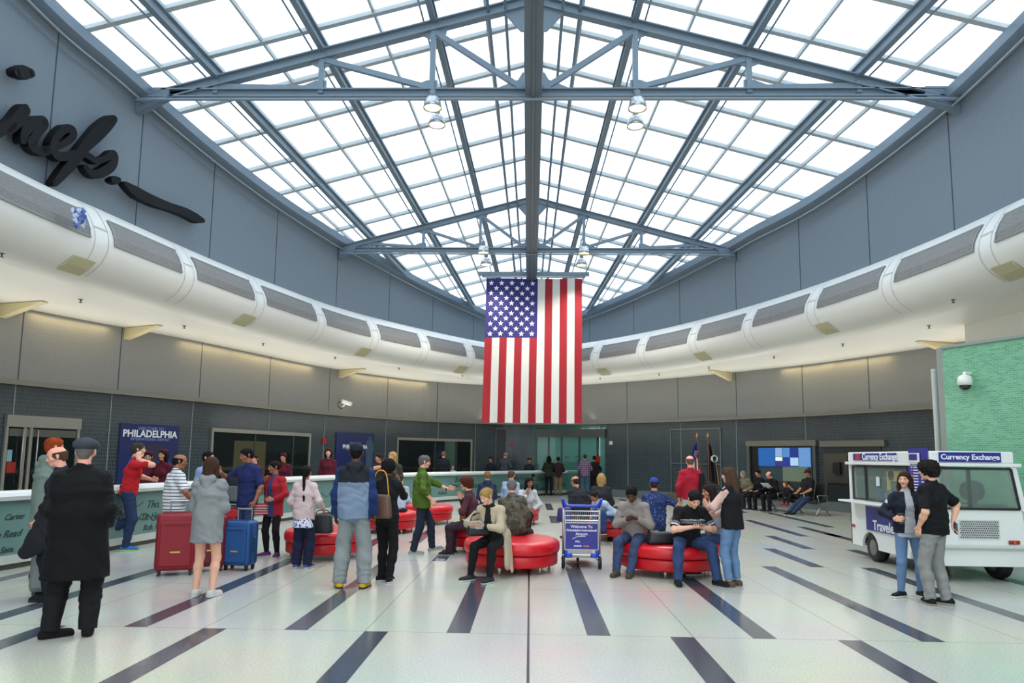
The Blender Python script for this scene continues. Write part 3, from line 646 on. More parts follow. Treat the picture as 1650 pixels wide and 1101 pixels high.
# arrivals screens in their alcove
s0, s1, z0, z1 = wrect(LW, 1210, 1312, 719, 812)
e = wempty('arrivals_screen', LW, (s0+s1)/2, z0, 'wide blue arrivals video wall in a dark alcove above the black seats', 'screen')
wpart('alcove_back', LW, s0, s1, .32, z1, .005, .03, mat('alcove_dark', (16, 20, 24), .3), e)
wpart('header', LW, s0-.15, s1+.15, z1, z1+.2, .005, .12, mat('alcove_trim', (120, 118, 108), .4, .4), e)
wpart('side_trim', LW, s0-.12, s0, .3, z1, .005, .12, mat('alcove_trim2', (88, 94, 92), .4, .4), e); wpart('side_trim', LW, s1, s1+.12, .3, z1, .005, .12, MATS['alcove_trim2'], e)
a0 = LW.hit(1224)[0]; a1 = LW.hit(1309)[0]; zt = LW.hit(1266, 722)[1]; zb = LW.hit(1266, 752)[1]
wpart('screen_glow', LW, a0, a1, zb, zt, .03, .07, mat('screen_blue', (28, 74, 140), .2, emit=.35), e)
rnd = random.Random(4)
cells = [(.0, .32, 0, 1, (30, 84, 150)), (.33, .46, .52, 1, (120, 150, 190)), (.33, .46, .3, .5, (206, 214, 196)), (.33, .46, 0, .28, (52, 40, 120)), (.47, .60, .5, 1, (70, 120, 176)), (.47, .60, 0, .48, (26, 44, 130)), (.61, .76, .5, 1, (20, 40, 120)), (.61, .76, .05, .48, (150, 184, 210)), (.77, .99, 0, 1, (90, 130, 180))]
for u0, u1, v0, v1, c_ in cells:
    wpart('screen_tile', LW, a0+(a1-a0)*u0, a0+(a1-a0)*u1, zb+(zt-zb)*v0, zb+(zt-zb)*v1, .07, .075, mat('tile_%d_%d_%d' % c_, c_, .3, emit=.5), e)
wpart('lower_glass', LW, a0, a1, .95, 1.55, .03, .05, mat('alcove_glass', (62, 78, 84), .15), e)
wpart('lower_picture', LW, LW.hit(1262)[0], LW.hit(1302)[0], .95, 1.6, .05, .06, mat('alcove_pic', (120, 136, 116), .4), e)
# telephone alcove
s0, s1, z0, z1 = wrect(LW, 1328, 1420, 720, 812)
e = wempty('phone_alcove', LW, (s0+s1)/2, .3, 'steel telephone alcove on tiled wall left of the white van', 'telephone')
wpart('header', LW, s0-.1, s1+.2, z1, z1+.2, .005, .12, MATS['alcove_trim'], e)
wpart('back_panel', LW, s0, s1, .32, z1, .005, .03, mat('alcove_tile', (36, 44, 46), .3), e)
a0 = LW.hit(1330)[0]; a1 = LW.hit(1368)[0]; wpart('steel_panel', LW, a0, a1, .95, 1.95, .03, .09, mat('phone_steel', (96, 92, 84), .25, .6), e)
q = LW.hit(1354)[0]; wpart('telephone', LW, q-.12, q+.12, 1.25, 1.65, .09, .2, M_black, e); wpart('handset', LW, q-.17, q-.12, 1.3, 1.6, .12, .2, M_black, e)
# security camera on the left grey wall
p = LW.at(*[LW.hit(548, 650)[0]], .25, LW.hit(548, 650)[1]); e = empty('security_camera', p, 0, 'white bullet security camera with black cable on left grey wall', 'camera')
w = MB(); w.box((.08, 0, .02), (.42, .14, .15), M=Matrix.Rotation(R(18), 3, 'Y')); w.build('camera_body', mat('camera_white', (220, 220, 212), .4), e, bev=.02)
w = MB(); nn = (LW.at(LW.hit(548, 650)[0], 1)-LW.at(LW.hit(548, 650)[0], 0)); w.tube([(0, 0, -.05), Vector((-.02, -.02, -.12)), -nn*.24+Vector((0, 0, -.12))], .02, 8); w.build('bracket', MATS['camera_white'], e, smooth=True)
w = MB(); w.tube(curve_pts([(-.12, 0, .05), (-.25, 0, .02), (-.27, 0, -.12), (-.16, .02, -.22), (-.02, .03, -.2)]), .014, 6); w.build('cable', M_black, e, smooth=True)
# --- the low glass barrier with signatures
BP = Path([(-8.6, 2), (-8.5, 6)]+[tuple(gr(*p).xy) for p in [(0, 921), (240, 877), (402, 849), (560, 826), (696, 811), (857, 799.5), (928, 796.5), (972, 796)]], 8, 1)
BE = BP.s[-1]
be = empty('glass_barrier', BP.at(BE*.4, -.1, 0), 0, 'long curved teal glass barrier with white rail and black signatures', 'barrier')
def bpart(nm, a, b, z0, z1, o0, o1, m, **k): return wpart(nm, BP, a, b, z0, z1, o0, o1, m, be, ds=.3)
bpart('kick_plate', 0, BE, 0, .08, -.2, -.04, mat('kick_dark', (70, 72, 64), .5))
bpart('base_rail', 0, BE, .08, .2, -.25, 0, mat('base_white', (186, 190, 184), .4))
bpart('glass_panel', 0, BE, .2, .97, -.16, -.04, mat('barrier_teal', (100, 134, 128), .18))
w = MB(); sweep(w, BP, 0, BE, [(-.28, .98), (-.3, 1.04), (-.27, 1.09), (-.18, 1.115), (-.02, 1.115), (.04, 1.09), (.06, 1.04), (.03, .98)], ds=.3, close=True); o = w.build('top_rail', mat('rail_white', (222, 226, 224), .35), be, smooth=False); o.location = -be.location
M_ink = mat('signature_ink', (24, 52, 54), .5)
sgn_list = [(35, 'Carter', .74, .115), (19, 'Geo Read', .5, .14), (28, 'Sam.', .28, .12), (262, 'Tho. M.', .72, .2), (262, 'Th. Heyward', .5, .17), (262, 'Rob. Morris', .3, .15), (205, 'Phil.', .6, .2), (214, 'Wm.', .38, .2), (440, 'Wm. Ellery', .75, .2), (500, 'John Hart', .5, .24), (350, 'Lewis', .6, .2), (745, 'Button', .8, .3), (760, 'Geo Walton', .55, .24), (735, 'Lyman', .6, .24), (790, 'Benj. Rush', .3, .26), (850, 'John Morton', .45, .34), (842, 'Wm. Hooper', .78, .22), (875, 'Charles', .75, .28), (905, 'Stone', .45, .3), (920, 'Francis', .72, .26), (872, 'Hewes', .3, .26), (930, 'Penn', .35, .3), (955, 'Paca', .6, .3), (715, 'Adams', .35, .2)]
for px, t, z, sz in sgn_list:
    q = BP.hit(px)[0]; o = wtext(BP, t, q, z, sz*1.05, M_ink, be, -.036, 'signature', .003, .45)
    o['label'] = 'black handwritten signature on the teal glass'
w = MB(); rnd = random.Random(7)
for px, z in [(200, .75), (212, .5), (430, .45), (515, .6), (550, .3), (748, .36), (805, .5), (840, .25), (896, .58), (940, .55), (955, .3), (230, .5)]:
    q = BP.hit(px)[0]; sc1 = .22
    pts = curve_pts([(t_*.18, math.sin(t_*2.1+rnd.random())*.10*rnd.uniform(.3, 1)) for t_ in range(7)], 5)
    w = MB(); w.tube([BP.at(q-.4+p.x, -.038, z+p.y) for p in pts], .009, 5); o = w.build('signature', M_ink, be); o.location = -be.location
# --- green mosaic wall, its edge column and the white face above
GP = Path([(7.42, 12.95), (8.02, 11.6), (8.9, 9.6), (10.2, 6.6), (11.6, 3)], 6, 1); GH = 3.72
w = MB(); slab(w, GP, 0, GP.s[-1], .14, GH, -.25, 0); struct(w.build('wall_mosaic', M_green))
w = MB(); slab(w, GP, 0, GP.s[-1], 0, .14, -.02, .03); struct(w.build('baseboard_right', mat('skirting_white', (196, 204, 192), .4)))
w = MB(); slab(w, GP, -.0, GP.s[-1], GH, GH+.05, -.27, .03); a = GP.at(0, -.12); w.box((a.x-.04, a.y+.05, GH/2), (.12, .2, GH+.08)); struct(w.build('trim_15', mat('mosaic_edge', (150, 158, 152), .4, .4)))
UP = Path([(10.85, 17.9), (11.2, 15.8), (11.9, 11), (12.8, 3)], 6, 1); w = MB(); slab(w, UP, 0, UP.s[-1], 3.3, SH+.02, -.2, 0); struct(w.build('wall_upper_right', M_soff))
w = MB(); p = gr(1513, 889); w.lathe([(.055, 0), (.055, 3.42), (.05, 3.44)], (at(1511, 700, 13.6).x, 13.6, 0), 16); tag(w.build('round_post', mat('post_white', (190, 194, 188), .4), smooth=False), 'slim white round post beside the green mosaic wall, behind the van', 'post')
q = GP.hit(1565, 620); p = GP.at(q[0], .16, q[1]); e = empty('dome_camera', p, 0, 'white dome security camera on the green mosaic wall', 'camera')
w = MB(); w.lathe([(.05, .16), (.1, .13), (.115, .05), (.115, -.02)], n=20); w.build('housing', MATS['camera_white'], e, smooth=True)
w = MB(); w.ball((0, 0, -.02), .095, 16, 0, (1, 1, .95)); w.build('dome', mat('dome_dark', (40, 44, 44), .1), e, smooth=True)
w = MB(); gn = GP.at(q[0], 1)-GP.at(q[0], 0); w.tube([(0, 0, .14), (0, 0, .19), -gn*.15+Vector((0, 0, .19))], .03, 8); w.build('arm', MATS['camera_white'], e)
# --- the giant black script on the left drum wall
M_script = mat('script_black', (9, 10, 12), .6, spec=.25)
se = empty('wall_script', DW.at(DW.hit(150, 250)[0], .1, 8), 0, 'giant black cursive lettering standing off the left drum wall', 'lettering')
def dpt(px, py, off):
    s_, z, k = DW.hit(px, py, off); return s_, z
def stroke(nm, pts, wid, closed=False):                  # broad pen strokes cut out of thick board
    P2 = curve_pts([dpt(max(x, -300), y, .2) for x, y in pts], 6); n_ = len(P2)
    ws = []
    for i in range(n_):
        t = i/(n_-1)*(len(wid)-1); k = min(int(t), len(wid)-2); ws.append(.74*(wid[k]+(wid[k+1]-wid[k])*(t-k)))
    w = MB(); vs = []
    for i, p in enumerate(P2):
        t = (P2[min(i+1, n_-1)]-P2[max(i-1, 0)]).normalized(); nx = Vector((-t.y, t.x, 0))
        for sg in (-1, 1):
            for o in (.13, .3): q = p+nx*ws[i]*sg; vs.append(DW.at(q.x, o, q.y))
    for i in range(n_-1):
        a = 4*i; b_ = a+4
        w.add([], []); w.f += [(a+1, a+3, b_+3, b_+1), (a, b_, b_+2, a+2), (a, a+1, b_+1, b_), (a+2, b_+2, b_+3, a+3)]; w.m += [0]*4; w.uv += [None]*4
    w.v = [tuple(v) for v in vs]; w.f += [(0, 2, 3, 1), (4*n_-4, 4*n_-3, 4*n_-1, 4*n_-2)]; w.m += [0, 0]; w.uv += [None]*2
    # round ends
    for p, r_ in ((P2[0], ws[0]), (P2[-1], ws[-1])):
        k = 14; vv = [DW.at(p.x+math.cos(2*math.pi*j/k)*r_, o, p.y+math.sin(2*math.pi*j/k)*r_) for o in (.13, .3) for j in range(k)]
        w.add(vv, [tuple(range(k)), tuple(reversed(range(k, 2*k)))]+[(j, k+j, k+(j+1) % k, (j+1) % k) for j in range(k)])
    o = w.build(nm, M_script, se); o.location = -se.location; return o
stroke('dot', [(20, 117), (32, 117), (44, 118)], [.1, .17, .1])
stroke('letter_stroke', [(-40, 225), (-10, 212), (12, 200), (28, 180), (36, 176), (30, 192), (8, 212)], [.14, .13, .12, .1, .08])
stroke('letter_stroke', [(30, 226), (36, 208), (58, 195), (66, 200), (52, 218), (44, 234), (62, 244), (78, 240)], [.1, .14, .12, .1, .14, .12, .09])
stroke('letter_stroke', [(62, 242), (84, 238), (108, 224), (112, 212), (100, 208), (86, 220), (78, 238), (88, 252), (112, 250), (126, 244)], [.08, .08, .1, .12, .11, .1, .1, .13, .1, .08])
stroke('letter_stroke', [(118, 250), (140, 232), (160, 214), (174, 200), (180, 192), (172, 192), (156, 206), (134, 234), (112, 262), (96, 280), (82, 296)], [.1, .12, .12, .1, .07, .08, .1, .14, .15, .14, .12, .08])
stroke('letter_stroke', [(126, 246), (140, 254), (150, 260), (164, 256), (176, 248), (180, 254), (174, 268), (156, 280), (142, 280), (132, 270)], [.08, .1, .08, .08, .1, .11, .14, .13, .1, .07])
stroke('dot', [(176, 291), (181, 291), (186, 290)], [.07, .12, .07])
stroke('underline', [(196, 296), (215, 310), (245, 325), (270, 334), (295, 343), (312, 352), (323, 356)], [.06, .17, .16, .13, .15, .16, .07])
# rosette caught on the vent
p = DR.at(DR.hit(115, 348, .85)[0], .98, DR.hit(115, 348, .9)[1]); e = empty('rosette', p, 0, 'small blue and white crumpled rosette on first left air vent', 'decoration')
rnd = random.Random(3)
for nm, c_ in (('petals', (86, 110, 190)), ('ribbons', (206, 216, 232))):
    w = MB()
    for k in range(16):
        a = rnd.uniform(0, 6.28); r_ = rnd.uniform(.06, .2); c = Vector((0.04*rnd.random(), math.cos(a)*r_, math.sin(a)*r_)); w.box(c, (.03, .1, .05), M=Matrix.Rotation(rnd.uniform(0, 3), 3, 'X') @ Matrix.Rotation(rnd.uniform(-.6, .6), 3, 'Z'))
    w.build(nm, mat(nm, c_, .5), e)
# --- the hanging flag
FY = 26.5; a = at(783, 448, FY); b_ = at(937, 446, FY); FW = b_.x-a.x; FZ1 = at(860, 449, FY).z; FZ0 = at(858, 682, FY).z; FH = FZ1-FZ0; FX0 = a.x
fe = empty('hanging_flag', (FX0+FW/2, FY, FZ1), 0, 'giant stars and stripes flag hanging vertically from the roof', 'flag')
M_fr1 = mat('flag_red', (150, 4, 26), .7, bump=.15, bscale=8); M_fw = mat('flag_white', (204, 203, 196), .7, bump=.15, bscale=8); M_fb = mat('flag_blue', (36, 32, 104), .7); M_star = mat('flag_star', (232, 232, 238), .7)
def fy(u, v): return .05*math.sin(u*19+math.sin(v*3)*1.2)*(.3+.7*(1-v))+.03*math.sin(u*7+v*4)
w = MB(); nx, nz = 104, 60
def fp(u, v, d=0.0): return (-FW/2+u*FW-(.012*FW*(1-v)*(1-u)*2-.006*FW), fy(u, v)+d, -FH*(1-v))
for d in (0, .012):
    vs = [fp(i/nx, j/nz, d) for j in range(nz+1) for i in range(nx+1)]; o0 = len(w.v); w.v += vs
    for j in range(nz):
        for i in range(nx):
            st_ = i//8; v = (j+.5)/nz
            mi = 2 if (st_ < 7 and v > .575) else (0 if st_ % 2 == 0 else 1)
            f = (o0+j*(nx+1)+i, o0+j*(nx+1)+i+1, o0+(j+1)*(nx+1)+i+1, o0+(j+1)*(nx+1)+i); w.f.append(f if d == 0 else f[::-1]); w.m.append(mi); w.uv.append(None)
for r_ in range(11):
    for c_ in range(5 if r_ % 2 == 0 else 4):
        u0 = (.1 + (c_ + (.5 if r_ % 2 else 0))*.2)*7/13; v0 = 1-.425*((r_+1.0)/12.0)
        pt = []
        for k in range(10):
            rr = (.052 if k % 2 == 0 else .021)*2.1; an = math.pi/2+k*math.pi/5
            pt.append(fp(u0+rr*math.cos(an)/FW, v0+rr*math.sin(an)/FH, -.012))
        w.add(pt+[fp(u0, v0, -.012)], [(k, (k+1) % 10, 10) for k in range(10)], 3)
w.build('flag_cloth', [M_fr1, M_fw, M_fb, M_star], fe)
w = MB(); w.tube([(-FW/2-.15, 0, .06), (FW/2+.15, 0, .06)], .035, 10); w.build('flag_pole', M_chrome, fe, smooth=True)
w = MB(); w.bar((-FW/2-.3, .1, .2), (FW/2+.3, .1, .2), .12, .14); w.build('hanging_beam', M_steelb, fe)
for sx in (-1, -.33, .33, 1):
    w = MB(); w.tube([(sx*FW*.49, 0, .06), (sx*FW*.49, .05, roof(0, FY)-FZ1-.5)], .012, 5); w.build('cable', M_chrome, fe)
# ================================================================== FURNITURE AND LUGGAGE
M_redl = mat('red_leather', (196, 14, 28), .32, noise=.06, nscale=5, bump=.12, bscale=14); M_redd = mat('red_leather_skirt', (186, 12, 26), .36)
M_leg = mat('sofa_leg_steel', (196, 192, 172), .25, .7); M_rub = mat('black_rubber', (20, 20, 21), .6)
def bean(rx, ry, a0=0.0, dent=.16, n=48):
    out = []
    for i in range(n):
        t = 2*math.pi*i/n; r_ = 1-dent*math.exp(-((math.atan2(math.sin(t-a0), math.cos(t-a0)))/.6)**2)
        out.append((rx*r_*math.cos(t), ry*r_*math.sin(t)))
    return out
def sofa(x, y, lab, rx=.72, ry=.82, rz=0.0, a0=-1.9):
    e = empty('round_sofa', (x, y, 0), rz, lab, 'sofa', 'round red leather sofas')
    P_ = bean(rx, ry, a0); n_ = len(P_)
    def ring(nm, prof, m):
        w = MB(); vs = []
        for k, z in prof: vs += [(p[0]*k, p[1]*k, z) for p in P_]
        fs = [(i*n_+j, i*n_+(j+1) % n_, (i+1)*n_+(j+1) % n_, (i+1)*n_+j) for i in range(len(prof)-1) for j in range(n_)]
        fs += [tuple(reversed(range(n_))), tuple(range((len(prof)-1)*n_, len(prof)*n_))]
        w.add(vs, fs); return w.build(nm, m, e, smooth=True)
    ring('seat_cushion', [(.9, .27), (.985, .28), (1.0, .31), (1.005, .37), (.99, .42), (.95, .447), (.85, .462), (.5, .468), (.1, .468)], M_redl)
    ring('skirt', [(.88, .1), (.95, .105), (.96, .13), (.962, .22), (.955, .26), (.93, .272)], M_redd)
    for k in range(6):
        t = 2*math.pi*(k+.25)/6; lx, ly = rx*.82*math.cos(t), ry*.82*math.sin(t)
        w = MB(); w.lathe([(.013, 0), (.022, .06), (.03, .108)], (lx, ly, 0), 12); w.build('leg', M_leg, e, smooth=True)
def sofa_px(px, pyfront, ryy, lab, **k):
    f = gr(px, pyfront); return sofa(f.x, f.y+ryy*.85, lab, ry=ryy, **k)
sofa_px(506, 905, .8, 'round red leather sofa behind the women in red cardigan and pink sweater', rx=.68, a0=1.2)
sofa_px(822, 929, .85, 'round red leather sofa carrying the woman in the long beige cardigan', rx=.73)
sofa_px(1092, 934, .85, 'round red leather sofa carrying the man in striped black shirt', rx=.78, a0=1.5)
sofa_px(775, 893, .8, 'round red leather sofa carrying the curly-haired woman in maroon', rx=.7, a0=2.4)
sofa_px(676, 847, .8, 'round red leather sofa behind the man in green sweater', rx=.74)
sofa_px(618, 862, .75, 'round red leather sofa half hidden by the woman with brown bag', rx=.6)
sofa_px(980, 874, .8, 'round red leather sofa behind the blue luggage trolley', rx=.75)
sofa_px(823, 848, .8, 'round red leather sofa farthest back, behind the camouflage jacket man', rx=.72)
# --- currency exchange van
VX0, VX1, VY0, VY1 = 5.80, 7.12, 10.55, 13.25
ve = empty('exchange_van', (VX0, VY0, 0), 0, 'small white currency exchange van with blue signs, beside the green wall', 'van')
VL, VW = VY1-VY0, VX1-VX0
M_vw = mat('van_white', (222, 224, 220), .3, coat=.3); M_vb = mat('van_blue', (38, 36, 130), .35); M_vr = mat('van_red', (176, 24, 44), .35)
M_vg = glass('van_glass', (150, 170, 160), .22, .03); M_blk = mat('window_rubber', (22, 24, 24), .4)
XY = lambda pts: pts
def yz_prism(w, pts, x0, x1, mi=0): w.prism([(y, z) for y, z in pts], x0, x1, mi, M=Matrix(((0, 0, 1, 0), (1, 0, 0, 0), (0, 1, 0, 0), (0, 0, 0, 1))))
def arch_side(x0, x1):
    w = MB(); pts = [(0, .22)]
    for cy in (.42, 2.0):
        pts += [(cy-.3+.0, .22)]+[(cy-.29*math.cos(math.pi*k/10), .22+.27*math.sin(math.pi*k/10)) for k in range(11)]+[(cy+.3, .22)]
    pts += [(VL, .22), (VL, 1.0), (0, 1.0)]
    yz_prism(w, pts, x0, x1); return w
arch_side(0, .05).build('side_panel', M_vw, ve, bev=.008); arch_side(VW-.05, VW).build('side_panel', M_vw, ve, bev=.008)
def xz_quad(w, pts, y0, y1, mi=0): w.prism(pts, y0, y1, mi, M=Matrix(((1, 0, 0, 0), (0, 0, -1, 0), (0, 1, 0, 0), (0, 0, 0, 1))))
for y0, nm in ((0, 'rear_panel'), (VL-.05, 'front_panel')):
    w = MB(); xz_quad(w, [(.0, .22), (VW+.01, .22), (VW-.07, 1.02), (.0, 1.02)], -y0-.05, -y0); w.build(nm, M_vw, ve, bev=.01)
w = MB(); w.box((.045, .045, .62), (.09, .09, .8)); w.build('corner_post', M_vw, ve, bev=.01)
w = MB(); w.box((VW/2, VL/2, .30), (VW-.1, VL-.1, .05)); w.build('floor_pan', M_rub, ve)
w = MB(); w.box((VW/2-.03, -.025, .5), (VW+.05, .06, .05)); w.box((VW/2-.02, -.015, .47), (VW+.02, .03, .04)); w.build('bumper', mat('van_trim', (196, 198, 194), .4), ve, bev=.01)
for sx, t in ((0.0, 0), (VW-.09, 1)):
    for sy in (0, VL-.09):
        w = MB(); dx = -.12*t; vs = [(sx, sy, 1.0), (sx+.09, sy, 1.0), (sx+.09, sy+.09, 1.0), (sx, sy+.09, 1.0)]; vs += [(x+dx, y, 1.66) for x, y, z in vs]
        w.add(vs, [(0, 3, 2, 1), (4, 5, 6, 7), (0, 1, 5, 4), (1, 2, 6, 5), (2, 3, 7, 6), (3, 0, 4, 7)]); w.build('corner_pillar', M_vw, ve)
w = MB(); w.box((.06, .62, 1.33), (.08, .09, .68)); w.build('corner_pillar', M_vw, ve)
w = MB(); w.prism([(-.05, -.04), (VW-.06, -.04), (VW-.06, VL+.04), (-.05, VL+.04)], 1.63, 1.68); w.build('roof_lip', M_vw, ve, bev=.01)
w = MB(); vs = [(-.01, 0.0), (VW-.14, 0.0), (VW-.14, VL), (-.01, VL)]; w.prism(vs, 1.68, 1.85); w.build('roof', M_vw, ve, bev=.02)
# window panes and their black frames
def pane(nm, p4, th, m, fr=.03, axis='x'):
    w = MB(); n_ = (Vector(p4[1])-Vector(p4[0])).cross(Vector(p4[3])-Vector(p4[0])).normalized()*th
    w.add([Vector(p) for p in p4]+[Vector(p)+n_ for p in p4], [(0, 3, 2, 1), (4, 5, 6, 7), (0, 1, 5, 4), (1, 2, 6, 5), (2, 3, 7, 6), (3, 0, 4, 7)]); w.build(nm, m, ve)
    w = MB()
    for i in range(4): w.bar(Vector(p4[i])+n_*.5, Vector(p4[(i+1) % 4])+n_*.5, fr, fr)
    w.build('window_rubber', M_blk, ve)
pane('rear_window', [(.04, .0, 1.03), (VW-.11, .0, 1.03), (VW-.2, .0, 1.6), (.04, .0, 1.6)], .012, M_vg)
w = MB(); w.box((.52, .006, 1.31), (.05, .03, .58)); w.build('window_bar', M_blk, ve)
pane('front_window', [(.08, VL-.03, 1.03), (VW-.11, VL-.03, 1.03), (VW-.2, VL-.03, 1.6), (.08, VL-.03, 1.6)], .012, M_vg)
pane('side_window', [(VW-.06, .1, 1.03), (VW-.06, VL-.1, 1.03), (VW-.17, VL-.1, 1.6), (VW-.17, .1, 1.6)], .012, M_vg)
pane('serving_window', [(.02, .7, 1.03), (.02, 2.05, 1.03), (.02, 2.05, 1.6), (.02, .7, 1.6)], .012, M_vg); pane('serving_window', [(.02, 2.1, 1.03), (.02, VL-.12, 1.03), (.02, VL-.12, 1.6), (.02, 2.1, 1.6)], .012, M_vg)
w = MB(); w.box((-.12, 1.55, 1.0), (.32, 2.0, .035)); w.build('serving_shelf', M_vw, ve, bev=.008)
def vtext(s, size, m, loc, side, nm='lettering', bold=0.0, ext=.002):
    vs, fs = text_geo(s, size, ext, bold=bold); w = MB()
    if side == 'rear': vs = [(loc[0]+v.x, loc[1]-v.z, loc[2]+v.y) for v in vs]
    else: vs = [(loc[0]-v.z, loc[1]-v.x, loc[2]+v.y) for v in vs]
    w.add(vs, fs); return w.build(nm, m, ve)
w = MB(); w.box((.55, -.008, 1.765), (.88, .015, .14)); w.build('roof_sign', M_vb, ve); vtext('Currency Exchange', .106, M_txt, (.55, -.018, 1.765), 'rear', bold=.002)
w = MB(); w.box((-.018, 1.7, 1.765), (.015, 1.5, .12)); w.build('roof_sign', M_vb, ve); vtext('Currency Exchange', .15, M_txt, (-.028, 1.5, 1.765), 'left', bold=.002)
w = MB(); w.box((-.028, 2.25, 1.765), (.006, .16, .1)); w.build('roof_logo', M_vr, ve)
# exchange rate board
w = MB(); w.box((-.03, .30, 1.38), (.03, .52, .66)); w.box((-.02, .3, 1.8), (.03, .5, .19)); w.build('rate_board', M_vb, ve)
w = MB(); w.box((-.05, .38, 1.75), (.01, .32, .14)); w.build('rate_header', M_vw, ve); w = MB(); w.box((-.057, .38, 1.76), (.006, .22, .09)); w.build('header_logo', M_vb, ve)
for k in range(13):
    z = 1.65-k*.042
    w = MB(); w.box((-.048, .34, z), (.004, .13, .014)); w.box((-.048, .16, z), (.004, .07, .014)); w.build('rate_line', M_txt, ve)
    w = MB(); w.box((-.048, .45, z), (.004, .04, .02)); w.build('rate_flag', mat('rate_flag_%d' % (k % 3), ((190, 60, 60), (220, 190, 80), (120, 150, 210))[k % 3], .5), ve)
# lower posters on the side
w = MB(); w.box((-.008, 1.55, .73), (.014, 1.05, .4)); w.build('side_poster', M_vb, ve); vtext('Travelex', .23, M_txt, (-.018, 1.42, .62), 'left', bold=.004)
w = MB(); w.box((-.008, .8, .71), (.014, .42, .38)); w.build('side_poster', M_vr, ve); vtext('worldwide', .075, M_txt, (-.018, .8, .66), 'left'); vtext('money', .08, M_txt, (-.018, .84, .58), 'left')
w = MB()
for a in ((-.016, 1.55, .94, 1.07), (-.016, 1.55, .52, 1.07)): w.box((a[0], a[1], a[2]), (.01, a[3], .012))
w.build('poster_trim', MATS['van_trim'], ve)
# grille, lights
w = MB(); w.box((.62, -.004, .74), (.58, .01, .27)); w.build('grille', mat('grille_white', (196, 198, 196), .4), ve)
w = MB()
for i in range(18):
    for j in range(8): w.box((.36+i*.03+(.015 if j % 2 else 0), -.012, .63+j*.031), (.016, .006, .018))
o = w.build('grille_slots', mat('grille_dark', (70, 74, 74), .6), ve); o['kind'] = 'stuff'
for x in (1.1, .08):
    w = MB(); w.box((x, -.012, .565), (.16 if x > 1 else .1, .02, .055)); w.build('tail_light', mat('tail_red', (150, 30, 22), .2), ve, bev=.012); w = MB(); w.box((x, -.026, .565), (.03, .006, .035)); w.build('reflector', mat('amber', (200, 96, 40), .2), ve)
w = MB(); w.box((-.012, 2.58, .55), (.02, .1, .05)); w.build('side_light', MATS['tail_red'], ve, bev=.01)
for x in (.14, VW-.2):
    for y in (.42, 2.0):
        w = MB(); Mx = Matrix.Rotation(R(90), 3, 'Y'); w.lathe([(.14, -.09), (.2, -.1), (.23, -.07), (.235, 0), (.23, .07), (.2, .1), (.14, .09)], (x, y, .235), 28, M=Mx); t_ = w.build('wheel', M_rub, ve, smooth=True)
        w = MB(); w.lathe([(.05, -.105), (.08, -.108), (.13, -.09), (.13, .09), (.08, .1), (.05, .1)], (x, y, .235), 20, M=Mx); w.build('hub_cap', mat('hub_grey', (120, 122, 120), .4, .5), t_)
# things inside the cab
w = MB(); w.lathe([(.05, 1.0), (.06, 1.12), (.14, 1.16), (.17, 1.25), (.15, 1.36), (.08, 1.41), (.0, 1.42)], (.86, .5, 0), 20); w.build('headrest', M_black, ve, smooth=True)
w = MB(); w.box((.86, .55, .85), (.42, .12, .36)); w.build('driver_seat', M_black, ve, bev=.04)
w = MB(); w.box((.9, .16, 1.06), (.42, .12, .07)); w.build('keypad', mat('keypad_dark', (44, 48, 50), .4), ve, bev=.008)
w = MB(); w.box((.35, 1.4, 1.1), (.34, .4, .26)); w.build('counter_machine', M_black, ve, bev=.02)
w = MB(); w.box((.05, 1.15, 1.46), (.012, .42, .16)); w.box((.05, 1.36, 1.38), (.012, .1, .3)); w.build('hanging_cloth', mat('yellow_cloth', (206, 160, 30), .6), ve)
w = MB(); w.lathe([(0.0, -.01), (.08, -.01), (.08, .01), (.0, .01)], (.04, 1.25, 1.47), 20, M=Matrix.Rotation(R(90), 3, 'Y')); w.build('round_sticker', M_black, ve)
for k, (y, c_, h) in enumerate([(1.0, (206, 40, 60), .1), (.82, (226, 226, 226), .24), (1.3, (60, 90, 170), .12), (1.5, (150, 150, 156), .18), (1.7, (110, 120, 160), .14), (1.95, (60, 80, 140), .2)]):
    w = MB(); w.box((-.02 if k < 2 else .2, y, 1.02+h/2), (.08, .1, h)); w.build('counter_item', mat('item_%d' % k, c_, .5), ve, bev=.006)
w = MB(); w.box((.0, 1.62, 1.36), (.01, .11, .15)); w.build('window_notice', mat('notice_w', (200, 204, 216), .5), ve); 
